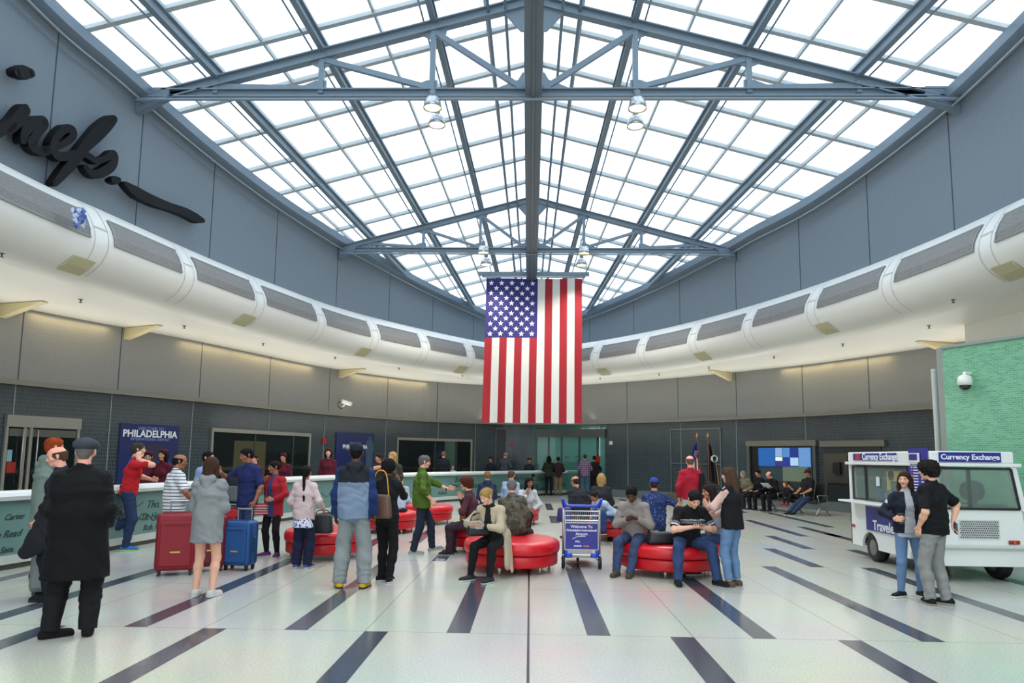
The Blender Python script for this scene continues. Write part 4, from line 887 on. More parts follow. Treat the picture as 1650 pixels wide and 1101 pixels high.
# --- suitcases
def suitcase(name, loc, rz, W, D, H, c, lab, handle=True, soft=True, tip=.035):
    e = empty(name, loc, rz, lab, 'suitcase')
    m = mat('case_%d_%d_%d' % c, c, .55 if soft else .3, bump=.1 if soft else 0, bscale=200); z0 = .07
    w = MB(); w.box((0, 0, z0+H/2), (W, D, H)); w.build('shell', m, e, bev=.045, seg=4, smooth=True)
    dk = mat('case_dark_%d_%d_%d' % c, tuple(int(v*.6) for v in c), .5)
    w = MB(); w.box((0, -D/2-.012, z0+H*.47), (W*.8, .03, H*.78)); w.build('front_pocket', m, e, bev=.012)
    for zz in (z0+H*.5,):
        w = MB(); 
        for sy in (-D/2+.05, D/2-.05):
            w.bar((-W/2-.004, sy, z0+.05), (-W/2-.004, sy, z0+H-.05), .008, .012); w.bar((W/2+.004, sy, z0+.05), (W/2+.004, sy, z0+H-.05), .008, .012)
            w.bar((-W/2+.05, sy, z0+H+.004), (W/2-.05, sy, z0+H+.004), .012, .008)
        w.build('zip', dk, e)
    w = MB(); w.bar((-W*.3, -D/2-.03, z0+H*.8), (W*.3, -D/2-.03, z0+H*.8), .01, .008); w.build('pocket_zip', dk, e)
    w = MB(); w.box((0, -D/2-.03, z0+H*.33), (W*.26, .008, .02)); w.build('badge', mat('badge_gold', (206, 170, 70), .3, .6), e)
    for sx in (-1, 1):
        for sy in (-1, 1):
            w = MB(); x, y = sx*(W/2-.05), sy*(D/2-.05); w.lathe([(.0, -.012), (.03, -.012), (.03, .012), (.0, .012)], (x, y, .03), 14, M=Matrix.Rotation(R(90), 3, 'Y')); w.box((x, y, .06), (.04, .04, .03)); w.build('caster', M_black, e)
    w = MB(); w.tube([(W/2+.002, -.02, z0+H*.5-.1), (W/2+.03, -.02, z0+H*.5-.08), (W/2+.03, -.02, z0+H*.5+.08), (W/2+.002, -.02, z0+H*.5+.1)], .012, 8); w.build('side_handle', dk, e)
    if handle:
        w = MB(); w.tube([(-.11, D*.3, z0+H), (-.11, D*.3, z0+H+.16)], .009, 8); w.tube([(.11, D*.3, z0+H), (.11, D*.3, z0+H+.16)], .009, 8); w.tube([(-.12, D*.3, z0+H+.16), (.12, D*.3, z0+H+.16)], .015, 8); w.build('trolley_handle', M_chrome, e)
    else:
        w = MB(); w.tube(curve_pts([(-.1, 0, z0+H), (-.07, 0, z0+H+.03), (.07, 0, z0+H+.03), (.1, 0, z0+H)], 4), .012, 8); w.build('carry_handle', dk, e)
    return e
p = gr(272, 929); suitcase('suitcase', (p.x, p.y+.16, 0), R(22), .5, .32, .78, (132, 6, 28), 'large crimson soft suitcase standing in front of the man in striped polo')
p = gr(378, 921); suitcase('suitcase', (p.x, p.y+.16, 0), R(-8), .42, .28, .64, (14, 70, 126), 'blue suitcase standing right of the girl in grey hoodie dress')
p = gr(333, 924); suitcase('suitcase', (p.x-.08, p.y+.22, 0), R(30), .42, .28, .72, (96, 6, 28), 'dark crimson suitcase half hidden behind the grey hoodie girl', False)
p = gr(366, 898); suitcase('suitcase', (p.x, p.y+.1, 0), R(-10), .4, .26, .72, (170, 20, 44), 'red suitcase under the black backpack behind the blue suitcase', False)
bp0 = Vector((p.x+.04, p.y+.1, .85))
p = gr(70, 966); suitcase('suitcase', (p.x-.02, p.y+.14, 0), R(15), .38, .26, .62, (104, 112, 112), 'grey hard suitcase behind the legs of the black overcoat man', True, False)
be_ = empty('backpack', bp0, R(170), 'black and grey backpack resting on top of the red suitcase', 'backpack')
w = MB(); w.box((0, 0, .24), (.32, .2, .46)); w.build('main_bag', mat('bag_black', (22, 24, 28), .7), be_, bev=.07, seg=3, smooth=True)
w = MB(); w.box((0, .12, .18), (.24, .08, .26)); w.build('front_pocket', mat('bag_grey', (88, 92, 98), .7), be_, bev=.03)
for s_ in (-1, 1):
    w = MB(); w.tube(curve_pts([(s_*.08, -.1, .44), (s_*.1, -.17, .36), (s_*.11, -.17, .2), (s_*.12, -.1, .06)], 5), .016, 6); w.build('strap', mat('bag_strap', (60, 62, 66), .7), be_)
def tote(name, loc, rz, sz, c, lab, cat='bag', strap=.16, stripes=None):
    e = empty(name, loc, rz, lab, cat); W, D, H = sz
    w = MB(); w.box((0, 0, H/2), sz, tap=.8); m = mat('tote_%d_%d_%d' % c, c, .5, bump=.2, bscale=30); w.build('pouch', m, e, bev=min(.04, D*.35), seg=3, smooth=True)
    if strap:
        w = MB(); w.tube(curve_pts([(-W*.35, 0, H*.92), (-W*.2, 0, H+strap), (W*.2, 0, H+strap), (W*.35, 0, H*.92)], 6), .008, 6); w.build('strap', mat('strap_%d_%d_%d' % (stripes or c), stripes or c, .5), e)
    return e
# luggage trolley
p = gr(937, 917); te = empty('luggage_trolley', (p.x, p.y+.02, 0), R(0), 'steel luggage trolley with blue welcome board between two red sofas', 'trolley')
M_tb = mat('trolley_blue', (24, 66, 190), .35); TW = .56
for s_ in (-1, 1):
    w = MB(); w.tube([(s_*TW/2, .02, .16), (s_*TW/2, 0, .55), (s_*TW/2, -.02, .98)], .016, 10); w.build('upright', M_chrome, te, smooth=True)
    w = MB(); w.tube([(s_*.27, .0, .12), (s_*.2, .9, .16)], .016, 8); w.build('base_rail', M_chrome, te, smooth=True)
    w = MB(); Mx = Matrix.Rotation(R(90), 3, 'Y'); w.lathe([(.03, -.02), (.085, -.024), (.095, -.015), (.095, .015), (.085, .024), (.03, .02)], (s_*TW/2, 0, .095), 20, M=Mx); wh = w.build('wheel', M_rub, te, smooth=True)
    w = MB(); w.lathe([(.0, -.026), (.04, -.026), (.04, .026), (.0, .026)], (s_*TW/2, 0, .095), 14, M=Mx); w.build('hub', M_chrome, wh)
    w = MB(); w.box((s_*.2, -.01, .2), (.12, .06, .07)); w.box((s_*.24, 0, .23), (.05, .08, .1)); w.build('brake_cover', M_tb, te, bev=.015)
w = MB(); w.lathe([(.0, -.02), (.07, -.02), (.07, .02), (.0, .02)], (0, .88, .07), 16, M=Matrix.Rotation(R(90), 3, 'Y')); w.build('wheel', M_rub, te)
w = MB(); w.tube([(-.29, .0, .2), (.29, 0, .2)], .014, 8); w.tube([(-.22, .9, .16), (.22, .9, .16)], .014, 8); w.build('cross_rail', M_chrome, te)
w = MB(); w.box((0, .45, .17), (.4, .9, .012)); w.build('deck', mat('deck_grey', (120, 122, 120), .4, .5), te)
w = MB(); w.tube(curve_pts([(-.27, -.02, .93), (-.3, -.1, 1.06), (-.26, -.06, .97), (-.2, -.02, .95), (.2, -.02, .95), (.26, -.06, .97), (.3, -.1, 1.06), (.27, -.02, .93)], 5), .022, 10); w.build('handle', M_tb, te, smooth=True)
w = MB(); w.box((0, -.015, .49), (.53, .02, .42)); w.build('board_frame', M_chrome, te, bev=.004); w = MB(); w.box((0, -.028, .49), (.5, .01, .39)); w.build('blue_board', mat('board_blue', (34, 34, 132), .35), te)
for s_, sz, z, c_ in [('Welcome To', .062, .635, M_txt), ('Philadelphia International', .046, .58, M_txt), ('Airport', .06, .525, M_txt), ('PHL', .04, .41, M_txt), ('smarte', .042, .345, M_txt), ('carte', .042, .345, mat('carte_orange', (226, 130, 40), .5))]:
    vs, fs = text_geo(s_, sz, .002, bold=.001); dx = -.06 if s_ == 'smarte' else (.07 if s_ == 'carte' else -.06 if s_ == 'PHL' else 0); w = MB(); w.add([(v.x+dx, -.034-v.z, z+v.y) for v in vs], fs); w.build('lettering', c_, te)
w = MB(); w.tube([Vector((q.x, -.035, q.y)) for q in curve_pts([(-.14, .45), (-.06, .485), (.06, .492)], 6)], .004, 5); w.build('swoosh', M_txt, te)
w = MB()
for z in (.73, .80, .87): w.tube([(-.27, -.01, z), (.27, -.01, z)], .008, 6)
for z in (.74,): w.tube([(-.26, -.2, z-.0), (.26, -.2, z)], .008, 6)
for s_ in (-1, 1): w.tube([(s_*.27, -.01, .87), (s_*.26, -.2, .76), (s_*.26, -.2, .72), (s_*.27, -.01, .72)], .008, 6)
w.build('basket_frame', M_chrome, te)
for i in range(18):
    x = -.25+i*.5/17; w = MB(); w.tube([(x, -.01, .87), (x, -.2, .755), (x, -.2, .72), (x, -.01, .72)], .0035, 5, cap=False); w.build('basket_wire', M_chrome, te)
# --- flags on stands
def stand_flag(px, y, lab, kind, lean):
    p = at(px, 738, y); e = empty('standing_flag', (p.x, y, 0), 0, lab, 'flag', 'flags on floor stands'); M_gold = mat('flag_gold', (196, 140, 50), .35, .6)
    w = MB(); w.lathe([(.2, 0), (.2, .03), (.12, .08), (.04, .14), (.03, .22)], n=20); w.build('base', M_gold, e, smooth=True)
    tp = Vector((lean, 0, 2.5)); w = MB(); w.tube([(0, 0, .1), tp], .016, 8); w.build('pole', mat('pole_wood', (120, 74, 34), .4), e, smooth=True)
    w = MB(); w.lathe([(.0, .0), (.05, .04), (.03, .09), (.0, .2)], tuple(tp), 10); w.build('finial', M_gold, e, smooth=True)
    w = MB(); n1, n2 = 20, 28; vs = []
    for j in range(n2+1):
        v = j/n2; z = 2.42-1.5*v
        for i in range(n1+1):
            u = i/n1; wd_ = (.16+.34*v)*(1-.2*v*v); base = tp*(z/2.5)
            sx = 1 if kind == 'pow' else -1
            vs.append(base+Vector((sx*wd_*(u-.08), .07*math.sin(u*16)+.03, -.3*u*(1-v*.5)-base.z+z)))
    fs = []; ms = []
    for j in range(n2):
        for i in range(n1):
            fs.append((j*(n1+1)+i, j*(n1+1)+i+1, (j+1)*(n1+1)+i+1, (j+1)*(n1+1)+i))
            ms.append((0 if i in (n1-1,) else 2) if kind == 'pow' else (3 if j < 11 else (1 if i % 4 < 2 else 4)))
    w.v = [tuple(v) for v in vs]; w.f = fs; w.m = ms; w.uv = [None]*len(fs)
    o = w.build('cloth', [mat('fringe_gold', (190, 140, 60), .6), M_fr1, mat('flag_black', (16, 17, 20), .7), M_fb, M_fw], e, smooth=True); sl = o.modifiers.new('s', 'SOLIDIFY'); sl.thickness = .006
    if kind == 'pow':
        w = MB(); w.lathe([(.0, 0), (.13, 0), (.13, .008), (.0, .008)], (0, 0, 0), 24, M=Matrix.Rotation(R(90), 3, 'X')); o = w.build('white_roundel', M_fw, e); o.location = tp*(1.78/2.5)+Vector((.2, -.06, -.05))
        w = MB(); w.add([(x*.013, -.02, y_*.013) for x, y_ in [(-5, -8), (4, -8), (3, -4), (6, -2), (5, 1), (6, 4), (2, 7), (-3, 6), (-5, 1), (-3, -4)]], [tuple(range(10))]); o = w.build('silhouette', mat('flag_black', (16, 17, 20), .7), e); o.location = tp*(1.78/2.5)+Vector((.2, -.06, -.05)); 
    else:
        w = MB()
        for k in range(14): w.box((-.21-.035*(k % 4)-.02*(k//4), -.055, 2.0-.07*(k//4)), (.02, .006, .02))
        w.build('stars', M_star, e)
stand_flag(1133, 27.0, 'stars and stripes flag on floor stand behind the bald man in red shirt', 'us', -.22)
stand_flag(1142, 26.6, 'black flag with white emblem on floor stand, right of the red shirt man', 'pow', -.02)
# --- airport bench
b0 = gr(1326, 832); b1 = gr(1204, 820); bd = (b1-b0); BL = bd.length; rz = math.atan2(bd.y, bd.x)
ben = empty('waiting_bench', (b0.x, b0.y, 0), rz, 'row of black airport seats with steel legs under the arrivals screens', 'bench')
M_seat = mat('seat_black', (24, 26, 28), .4); ns = 6; pit = BL/ns
w = MB(); w.bar((0, 0, .36), (BL, 0, .36), .06, .06); w.build('beam', M_chrome, ben)
bs = 1.0                                                # local +y faces into the room when seen along the row
for k in range(ns):
    x = (k+.5)*pit
    w = MB(); w.box((x, .02, .43), (pit-.08, .46, .05)); w.build('seat', M_seat, ben, bev=.02)
    w = MB(); Mx = Matrix.Rotation(R(14), 3, 'X'); w.box((x, -.27, .74), (pit-.08, .05, .56), M=Mx); w.build('backrest', M_seat, ben, bev=.02)
for k in range(ns+1):
    x = k*pit; w = MB(); w.tube([(x, -.2, .4), (x, -.2, .62), (x, .2, .62), (x, .14, .4)], .016, 8); w.build('armrest', M_chrome, ben, smooth=True)
for k in (0, 2, 4, 6):
    x = k*pit; w = MB(); w.bar((x, 0, .36), (x, .26, .04), .05, .035); w.bar((x, 0, .36), (x, -.26, .04), .05, .035); w.box((x, .27, .02), (.07, .1, .04)); w.box((x, -.27, .02), (.07, .1, .04)); w.build('leg', M_chrome, ben)
# ================================================================== PEOPLE
def rc(a, b, ra, rb=None, n=None, kf=1.0, cut=None):     # a tapered limb, flattened or widened along n by kf
    return (Vector(a), Vector(b), ra, ra if rb is None else rb, Vector(n).normalized() if n is not None else None, kf, cut)
def prim_d(P, X, Y, Z):
    a, b, ra, rb, n, kf, cut = P
    dx, dy, dz = b-a; L2 = dx*dx+dy*dy+dz*dz
    px, py, pz = X-a.x, Y-a.y, Z-a.z
    t = np.clip((px*dx+py*dy+pz*dz)/L2, 0, 1) if L2 > 1e-10 else np.zeros(np.broadcast(px, py, pz).shape, np.float32)
    vx, vy, vz = px-t*dx, py-t*dy, pz-t*dz
    if n is not None:
        s = (vx*n.x+vy*n.y+vz*n.z)*(1/kf-1); vx, vy, vz = vx+s*n.x, vy+s*n.y, vz+s*n.z
    d = np.sqrt(vx*vx+vy*vy+vz*vz)-(ra+(rb-ra)*t)
    if cut is not None:
        for c, nn in cut: d = np.maximum(d, (X-c[0])*nn[0]+(Y-c[1])*nn[1]+(Z-c[2])*nn[2])
    return d
def field(prims, h, k=.03, pad=.03, minus=(), planes=(), disp=None, box=None, ks=.01):
    lo = np.array([1e9]*3); hi = -lo
    for P in prims:
        r_ = max(P[2], P[3])*max(1, P[5])+pad
        for q in (P[0], P[1]): lo = np.minimum(lo, np.array(q)-r_); hi = np.maximum(hi, np.array(q)+r_)
    if box: lo = np.maximum(lo, box[0]); hi = np.minimum(hi, box[1])
    N = np.maximum(3, np.ceil((hi-lo)/h).astype(int)+2); ax = [(lo[i]-h*.5+h*np.arange(N[i])).astype(np.float32) for i in range(3)]
    F = np.full(N, 1.0, np.float32)
    def sub(P, ex):
        r_ = max(P[2], P[3])*max(1, P[5])+ex; sl = []
        for i in range(3):
            a_ = min(P[0][i], P[1][i])-r_; b_ = max(P[0][i], P[1][i])+r_
            i0 = max(0, int((a_-ax[i][0])/h)); i1 = min(N[i], int((b_-ax[i][0])/h)+2); sl.append(slice(i0, max(i0, i1)))
        if any(q.stop <= q.start for q in sl): return None
        return tuple(sl), ax[0][sl[0]][:, None, None], ax[1][sl[1]][None, :, None], ax[2][sl[2]][None, None, :]
    for P in prims:
        g = sub(P, 2*k+.02)
        if g is None: continue
        sl, X, Y, Z = g; d = prim_d(P, X, Y, Z); f = F[sl]
        hh = np.maximum(k-np.abs(f-d), 0)/k; F[sl] = np.minimum(f, d)-hh*hh*k*.25
    X, Y, Z = ax[0][:, None, None], ax[1][None, :, None], ax[2][None, None, :]
    if disp is not None: F += disp(X, Y, Z)
    for P in minus:
        g = sub(P, 2*ks+.02)
        if g is None: continue
        sl, X1, Y1, Z1 = g; d = -prim_d(P, X1, Y1, Z1); f = F[sl]
        hh = np.maximum(ks-np.abs(f-d), 0)/ks; F[sl] = np.maximum(f, d)+hh*hh*ks*.25
    for c, nn in planes: F = np.maximum(F, (X-c[0])*nn[0]+(Y-c[1])*nn[1]+(Z-c[2])*nn[2])
    F[0], F[-1], F[:, 0], F[:, -1], F[:, :, 0], F[:, :, -1] = 1, 1, 1, 1, 1, 1
    return F, ax, h
def surf(F, ax, h):                                      # surface nets
    S = F < 0; nx, ny, nz = F.shape
    C = np.zeros((nx-1, ny-1, nz-1), np.int8)
    for i in (0, 1):
        for j in (0, 1):
            for k in (0, 1): C += S[i:nx-1+i, j:ny-1+j, k:nz-1+k]
    idx = np.argwhere((C > 0) & (C < 8))
    if not len(idx): return np.zeros((0, 3)), np.zeros((0, 4), int)
    pos = np.zeros((len(idx), 3), np.float64); cnt = np.zeros(len(idx))
    cs = [(i, j, k) for i in (0, 1) for j in (0, 1) for k in (0, 1)]
    vals = {c: F[idx[:, 0]+c[0], idx[:, 1]+c[1], idx[:, 2]+c[2]] for c in cs}
    for c in cs:
        for a in range(3):
            if c[a] == 0:
                e = list(c); e[a] = 1; e = tuple(e); f0, f1 = vals[c], vals[e]; m = (f0 < 0) != (f1 < 0)
                t = np.where(m, f0/np.where(m, f0-f1, 1), 0); p = np.tile(np.array(c, float), (len(idx), 1)); p[:, a] = t
                pos += p*m[:, None]; cnt += m
    pos = (pos/cnt[:, None]+idx)*h+np.array([ax[0][0], ax[1][0], ax[2][0]])
    V = np.full(C.shape, -1, np.int64); V[idx[:, 0], idx[:, 1], idx[:, 2]] = np.arange(len(idx))
    Q = []
    for a in range(3):
        sl0 = [slice(1, -1)]*3; sl0[a] = slice(0, -1); sl1 = [slice(1, -1)]*3; sl1[a] = slice(1, None)
        s0 = S[tuple(sl0)]; s1 = S[tuple(sl1)]; e = np.argwhere(s0 != s1)
        off = np.ones(3, int); off[a] = 0; e2 = e+off; fl = s0[tuple(e.T)]
        b, c = (a+1) % 3, (a+2) % 3; eb = np.zeros(3, int); eb[b] = 1; ec = np.zeros(3, int); ec[c] = 1
        q = np.stack([V[tuple((e2-eb-ec).T)], V[tuple((e2-ec).T)], V[tuple(e2.T)], V[tuple((e2-eb).T)]], 1)
        q[~fl] = q[~fl][:, ::-1]; Q.append(q)
    Q = np.concatenate(Q); Q = Q[(Q >= 0).all(1)]
    return pos, Q
def mesh_from(parts, name, mats, parent, slot=None):
    V = []; Qs = []; o = 0
    for v, q in parts:
        if len(v): V.append(v); Qs.append(q+o); o += len(v)
    if not V: return None
    V = np.concatenate(V); Q = np.concatenate(Qs)
    me = bpy.data.meshes.new(name); me.vertices.add(len(V)); me.vertices.foreach_set('co', V.astype(np.float32).ravel())
    me.loops.add(len(Q)*4); me.loops.foreach_set('vertex_index', Q.astype(np.int32).ravel())
    me.polygons.add(len(Q)); me.polygons.foreach_set('loop_start', np.arange(0, len(Q)*4, 4, dtype=np.int32))
    me.update(calc_edges=True); me.validate()
    for m in mats: me.materials.append(m)
    if slot is not None:
        cen = V[Q].mean(1); me.polygons.foreach_set('material_index', slot(cen).astype(np.int32)[:len(me.polygons)])
    me.shade_smooth()
    ob = bpy.data.objects.new(name, me); COL.objects.link(ob); ob.parent = parent; return ob
def folds(amp, seed, fr=1.0):
    a = seed*1.7
    def f(X, Y, Z):
        u = 5*np.sin(Z*9*fr+a)+Z*34*fr; v = X*26*fr+4*np.sin(Y*13*fr+Z*7*fr+a*2)
        return (amp*(np.sin(u+np.sin(v)*1.6+Y*11*fr)*.6+np.sin(v*.8+Z*15*fr+a)*.5)).astype(np.float32)
    return f
# fabrics -------------------------------------------------------------
def cloth(rgb, rough=.85):
    g_ = sum(rgb)/3; c2 = tuple(int((v*.86+g_*.14)*.94) for v in rgb)
    return mat('cloth_%d_%d_%d' % tuple(rgb), c2, rough, spec=.25, noise=.12, nscale=9, bump=.25, bscale=120)
def pattern(name, base, alt, kind):
    if name in MATS: return MATS[name]
    m = mat(name, base, .85, spec=.25); nt, N, L, b = nodes(m); tc = N.new('ShaderNodeTexCoord'); sp = N.new('ShaderNodeSeparateXYZ'); L.new(tc.outputs['Object'], sp.inputs[0])
    mx = N.new('ShaderNodeMix'); mx.data_type = 'RGBA'; mx.inputs[6].default_value = (*lin(base), 1); mx.inputs[7].default_value = (*lin(alt), 1); L.new(mx.outputs[2], b.inputs['Base Color'])
    def wave(out, per, thr):
        p = N.new('ShaderNodeMath'); p.operation = 'PINGPONG'; p.inputs[1].default_value = per/2; L.new(out, p.inputs[0])
        q = N.new('ShaderNodeMath'); q.operation = 'LESS_THAN'; q.inputs[1].default_value = thr; L.new(p.outputs[0], q.inputs[0]); return q.outputs[0]
    if kind == 'stripes': L.new(wave(sp.outputs[2], .052, .0065), mx.inputs[0])
    elif kind == 'plaid':
        a = wave(sp.outputs[2], .09, .016); c = wave(sp.outputs[0], .09, .016); s_ = N.new('ShaderNodeMath'); s_.operation = 'ADD'; L.new(a, s_.inputs[0]); L.new(c, s_.inputs[1]); h = N.new('ShaderNodeMath'); h.operation = 'MULTIPLY'; h.inputs[1].default_value = .5; L.new(s_.outputs[0], h.inputs[0]); L.new(h.outputs[0], mx.inputs[0])
    else:
        v = N.new('ShaderNodeTexVoronoi' if kind in ('floral', 'dots') else 'ShaderNodeTexNoise'); v.inputs['Scale'].default_value = {'floral': 26, 'dots': 22, 'camo': 11}[kind]; L.new(tc.outputs['Object'], v.inputs['Vector'])
        r_ = N.new('ShaderNodeMath'); r_.operation = 'LESS_THAN'; r_.inputs[1].default_value = {'floral': .42, 'dots': .2, 'camo': .5}[kind]; L.new(v.outputs['Distance' if kind != 'camo' else 'Fac'], r_.inputs[0]); L.new(r_.outputs[0], mx.inputs[0])
    return m
SKIN = {'light': (222, 168, 142), 'pink': (228, 160, 140), 'tan': (190, 132, 100), 'brown': (150, 98, 72), 'dark': (92, 58, 44)}
def skinm(k): return mat('skin_'+k, SKIN[k], .5, spec=.4, noise=.05, nscale=30)
def ik(a, b, l1, l2, pole):
    d = b-a; D = d.length
    if D > (l1+l2)*.998: b = a+d*((l1+l2)*.998/D); d = b-a; D = d.length
    D = max(D, abs(l1-l2)+.01); u = d.normalized(); p = (pole-u*pole.dot(u))
    p = p.normalized() if p.length > 1e-5 else Vector((1, 0, 0))
    x = (l1*l1-l2*l2+D*D)/(2*D); y = math.sqrt(max(0, l1*l1-x*x)); return a+u*x+p*y, b
def person(x, y, face, H, label, skin='light', top=None, sleeve=1.0, bottom=None, shoes=((40, 40, 42), (200, 200, 198)), hair=('short', (50, 36, 28)), hat=None, pose='stand',
           lean=0.0, bend=0.0, side=0.0, twist=0.0, head=(0, 0), R_=None, L_=None, pel=None, feet=None, knees=None, fat=0.0, sex='m', hem=.10, ease=1.0, leg_w=1.0, leg_len=1.0, coat=None, collar=None, extra=None, curl=.5, seed=None, hood=None, z=0.0, shape=None, group=None, glasses=False, barefoot=False, sole=True):
    """x, y on the floor; face in degrees (0 = away from the lens, 180 = towards it, 90 = to the left)"""
    s = H/1.75; seed = seed if seed is not None else int(abs(x*37+y*91)) % 97
    e = empty('person', (x, y, z), R(face), label, 'person', group); e.scale = (s, s, s)
    dist = max(4, y); h = min(.022, max(.009, dist*.00105)); hf = min(.014, max(.0055, dist*.00062)); hh_ = min(.011, max(.0045, dist*.0005))
    far = dist > 17.5
    V3 = Vector; wf = .93 if sex == 'f' else 1.0; sit = pose == 'sit'
    pelv = V3(pel) if pel else (V3((0, 0, .53)) if sit else V3((0, 0, .94)))
    Rt = Matrix.Rotation(R(twist), 3, 'Z'); A1 = Matrix.Rotation(-R(lean), 3, 'X') @ Matrix.Rotation(R(side), 3, 'Y'); A2 = Matrix.Rotation(-R(lean+bend), 3, 'X') @ Matrix.Rotation(R(side), 3, 'Y')
    upv = V3((0, 0, 1)); waist = pelv+(A1 @ upv)*.15; chest = waist+(A1 @ upv)*.10+(A2 @ upv)*.10; neck = chest+(A2 @ upv)*.19
    rgt = Rt @ (A2 @ V3((1, 0, 0))); fwd = Rt @ (A2 @ V3((0, 1, 0))); prt = V3((1, 0, 0)); tup = (A2 @ upv)
    sh = {k: neck-tup*.082+rgt*(k*.160*wf) for k in (-1, 1)}; hip = {k: pelv+V3((k*.085, 0, -.03)) for k in (-1, 1)}
    ft = feet or ({-1: (-.12, .44, .07, -8), 1: (.12, .44, .07, 8)} if sit else {-1: (-.1, .0, .07, -8), 1: (.1, .0, .07, 8)})
    kn = knees or {-1: (-.15, 1, .2), 1: (.15, 1, .2)}
    knee, ank = {}, {}
    for k in (-1, 1):
        knee[k], ank[k] = ik(hip[k], V3(ft[k][:3]), .435, .42, V3(kn[k]))
    tgt = {1: R_, -1: L_}; elb, wr, hd, hn = {}, {}, {}, {}
    for k in (-1, 1):
        t = tgt[k]
        if t is None: tp = sh[k]+V3((k*.055, .03, -.52)) if not sit else V3((k*.14, .30, .66)); pole = V3((k*.5, -1, -.1)); dr = V3((0, .1, -1)) if not sit else V3((-k*.2, 1, -.1)); pn = V3((-k, 0, 0)) if not sit else V3((0, 0, -1))
        else:
            tp = V3(t[0]); pole = V3(t[1]) if len(t) > 1 and t[1] else V3((k*.6, -.6, -.6)); dr = V3(t[2]) if len(t) > 2 and t[2] else None; pn = V3(t[3]) if len(t) > 3 and t[3] else V3((-k, 0, -.2))
        elb[k], wr[k] = ik(sh[k], tp, .285, .25, pole)
        hd[k] = (dr if dr is not None else (wr[k]-elb[k])).normalized(); pn = pn-hd[k]*pn.dot(hd[k]); hn[k] = pn.normalized() if pn.length > 1e-4 else V3((1, 0, 0)).cross(hd[k]).normalized()
    # head frame
    hy, hp = head[0], head[1]; ht = head[2] if len(head) > 2 else 0
    HM = Rt @ Matrix.Rotation(R(hy), 3, 'Z') @ Matrix.Rotation(-R(hp), 3, 'X') @ Matrix.Rotation(R(ht), 3, 'Y')
    hc = neck+tup*.055+(HM @ V3((0, .022, .105)))
    def hl(v): return hc+(HM @ V3(v))
    hr, hfw, hup = HM @ V3((1, 0, 0)), HM @ V3((0, 1, 0)), HM @ V3((0, 0, 1))
    sk = skinm(skin)
    cran = [rc(hl((0, -.022, .032)), hl((0, .018, .036)), .082, .078, hr, .92)]
    facep = [rc(hl((0, .035, .01)), hl((0, .042, -.055)), .060, .044, hr, .98), rc(hl((0, .064, -.083)), hl((0, .066, -.083)), .024), rc(hl((-.03, .078, .022)), hl((.03, .078, .022)), .013),
             rc(hl((0, .088, .012)), hl((0, .108, -.020)), .008, .013), rc(hl((-.012, .09, -.026)), hl((.012, .09, -.026)), .011), rc(hl((-.017, .083, -.05)), hl((.017, .083, -.05)), .009, None, hup, .8),
             rc(hl((-.04, .055, -.015)), hl((.04, .055, -.015)), .028)]
    ears = [rc(hl((k*.078, -.01, .018)), hl((k*.08, -.004, -.018)), .017, .012, hr, .45) for k in (-1, 1)]
    nk = [rc(hl((0, -.02, -.05)), neck-tup*.03-fwd*.005, .053, .06)]
    eyes_m = [rc(hl((k*.031, .104, .007)), hl((k*.031, .104, .007)), .014) for k in (-1, 1)]
    torso = [rc(pelv+V3((-.055, 0, .0)), pelv+V3((.055, 0, .0)), .105, None, V3((0, 1, 0)), .95), rc(pelv, waist, .105+fat*.6, .10+fat, A1 @ V3((1, 0, 0)), 1.3-fat*2), rc(waist, chest, .10+fat, .115+fat*.4, rgt, 1.32*wf),
             rc(chest, neck-tup*.09, .115+fat*.3, .07, rgt, 1.36*wf)]
    for k in (-1, 1):
        torso += [rc(neck-tup*.02, sh[k]+tup*.005, .042, .048), rc(sh[k], sh[k], .052)]
        if sex == 'f': torso.append(rc(chest+rgt*(k*.065)+fwd*.085-tup*.01, chest+rgt*(k*.06)+fwd*.09-tup*.02, .055))
    if sex == 'f': torso.append(rc(hip[-1], hip[1], .086, None, V3((0, 1, 0)), .95))
    arms = {}; 
    for k in (-1, 1): arms[k] = [rc(sh[k], elb[k], .05, .040), rc(elb[k], elb[k].lerp(wr[k], .35), .040, .040), rc(elb[k].lerp(wr[k], .35), wr[k], .040, .027)]
    legs = []
    for k in (-1, 1):
        c1 = knee[k].lerp(ank[k], .28); back = -(V3((0, 1, 0))) if True else 0
        legs += [rc(hip[k], knee[k], .083, .055), rc(knee[k], c1+V3((0, -.012, 0)), .053, .054), rc(c1+V3((0, -.012, 0)), ank[k], .054, .036)]
    footp = []
    for k in (-1, 1):
        a = R(ft[k][3]) if len(ft[k]) > 3 else 0; fd = V3((math.sin(a), math.cos(a), 0)); pt = R(ft[k][4]) if len(ft[k]) > 4 else 0; fd = (fd*math.cos(pt)+V3((0, 0, math.sin(pt)))).normalized()
        fu = V3((0, 0, 1)) if abs(pt) < .01 else fd.cross(V3((0, 0, 1)).cross(fd)).normalized()
        footp.append((k, ank[k], fd, fu if fu.z >= -2 else -fu))
    # hands
    def hand(k, far_):
        w_, d, n = wr[k], hd[k], hn[k]; sd = d.cross(n).normalized(); out = [rc(w_-d*.01, w_+d*.02, .026, .028, n, .8), rc(w_+d*.03-sd*.014, w_+d*.078-sd*.018, .026, .022, n, .5), rc(w_+d*.03+sd*.014, w_+d*.078+sd*.018, .026, .022, n, .5)]
        th = 1 if (sd.dot(V3((k, 0, 0))) < 0) else -1
        if abs(n.z) > .7 or abs(d.z) < .5: th = 1 if sd.dot(V3((-k, 0, 0))) > 0 else -1
        if d.z < -.6: th = 1 if sd.y > 0 else -1
        fing = []
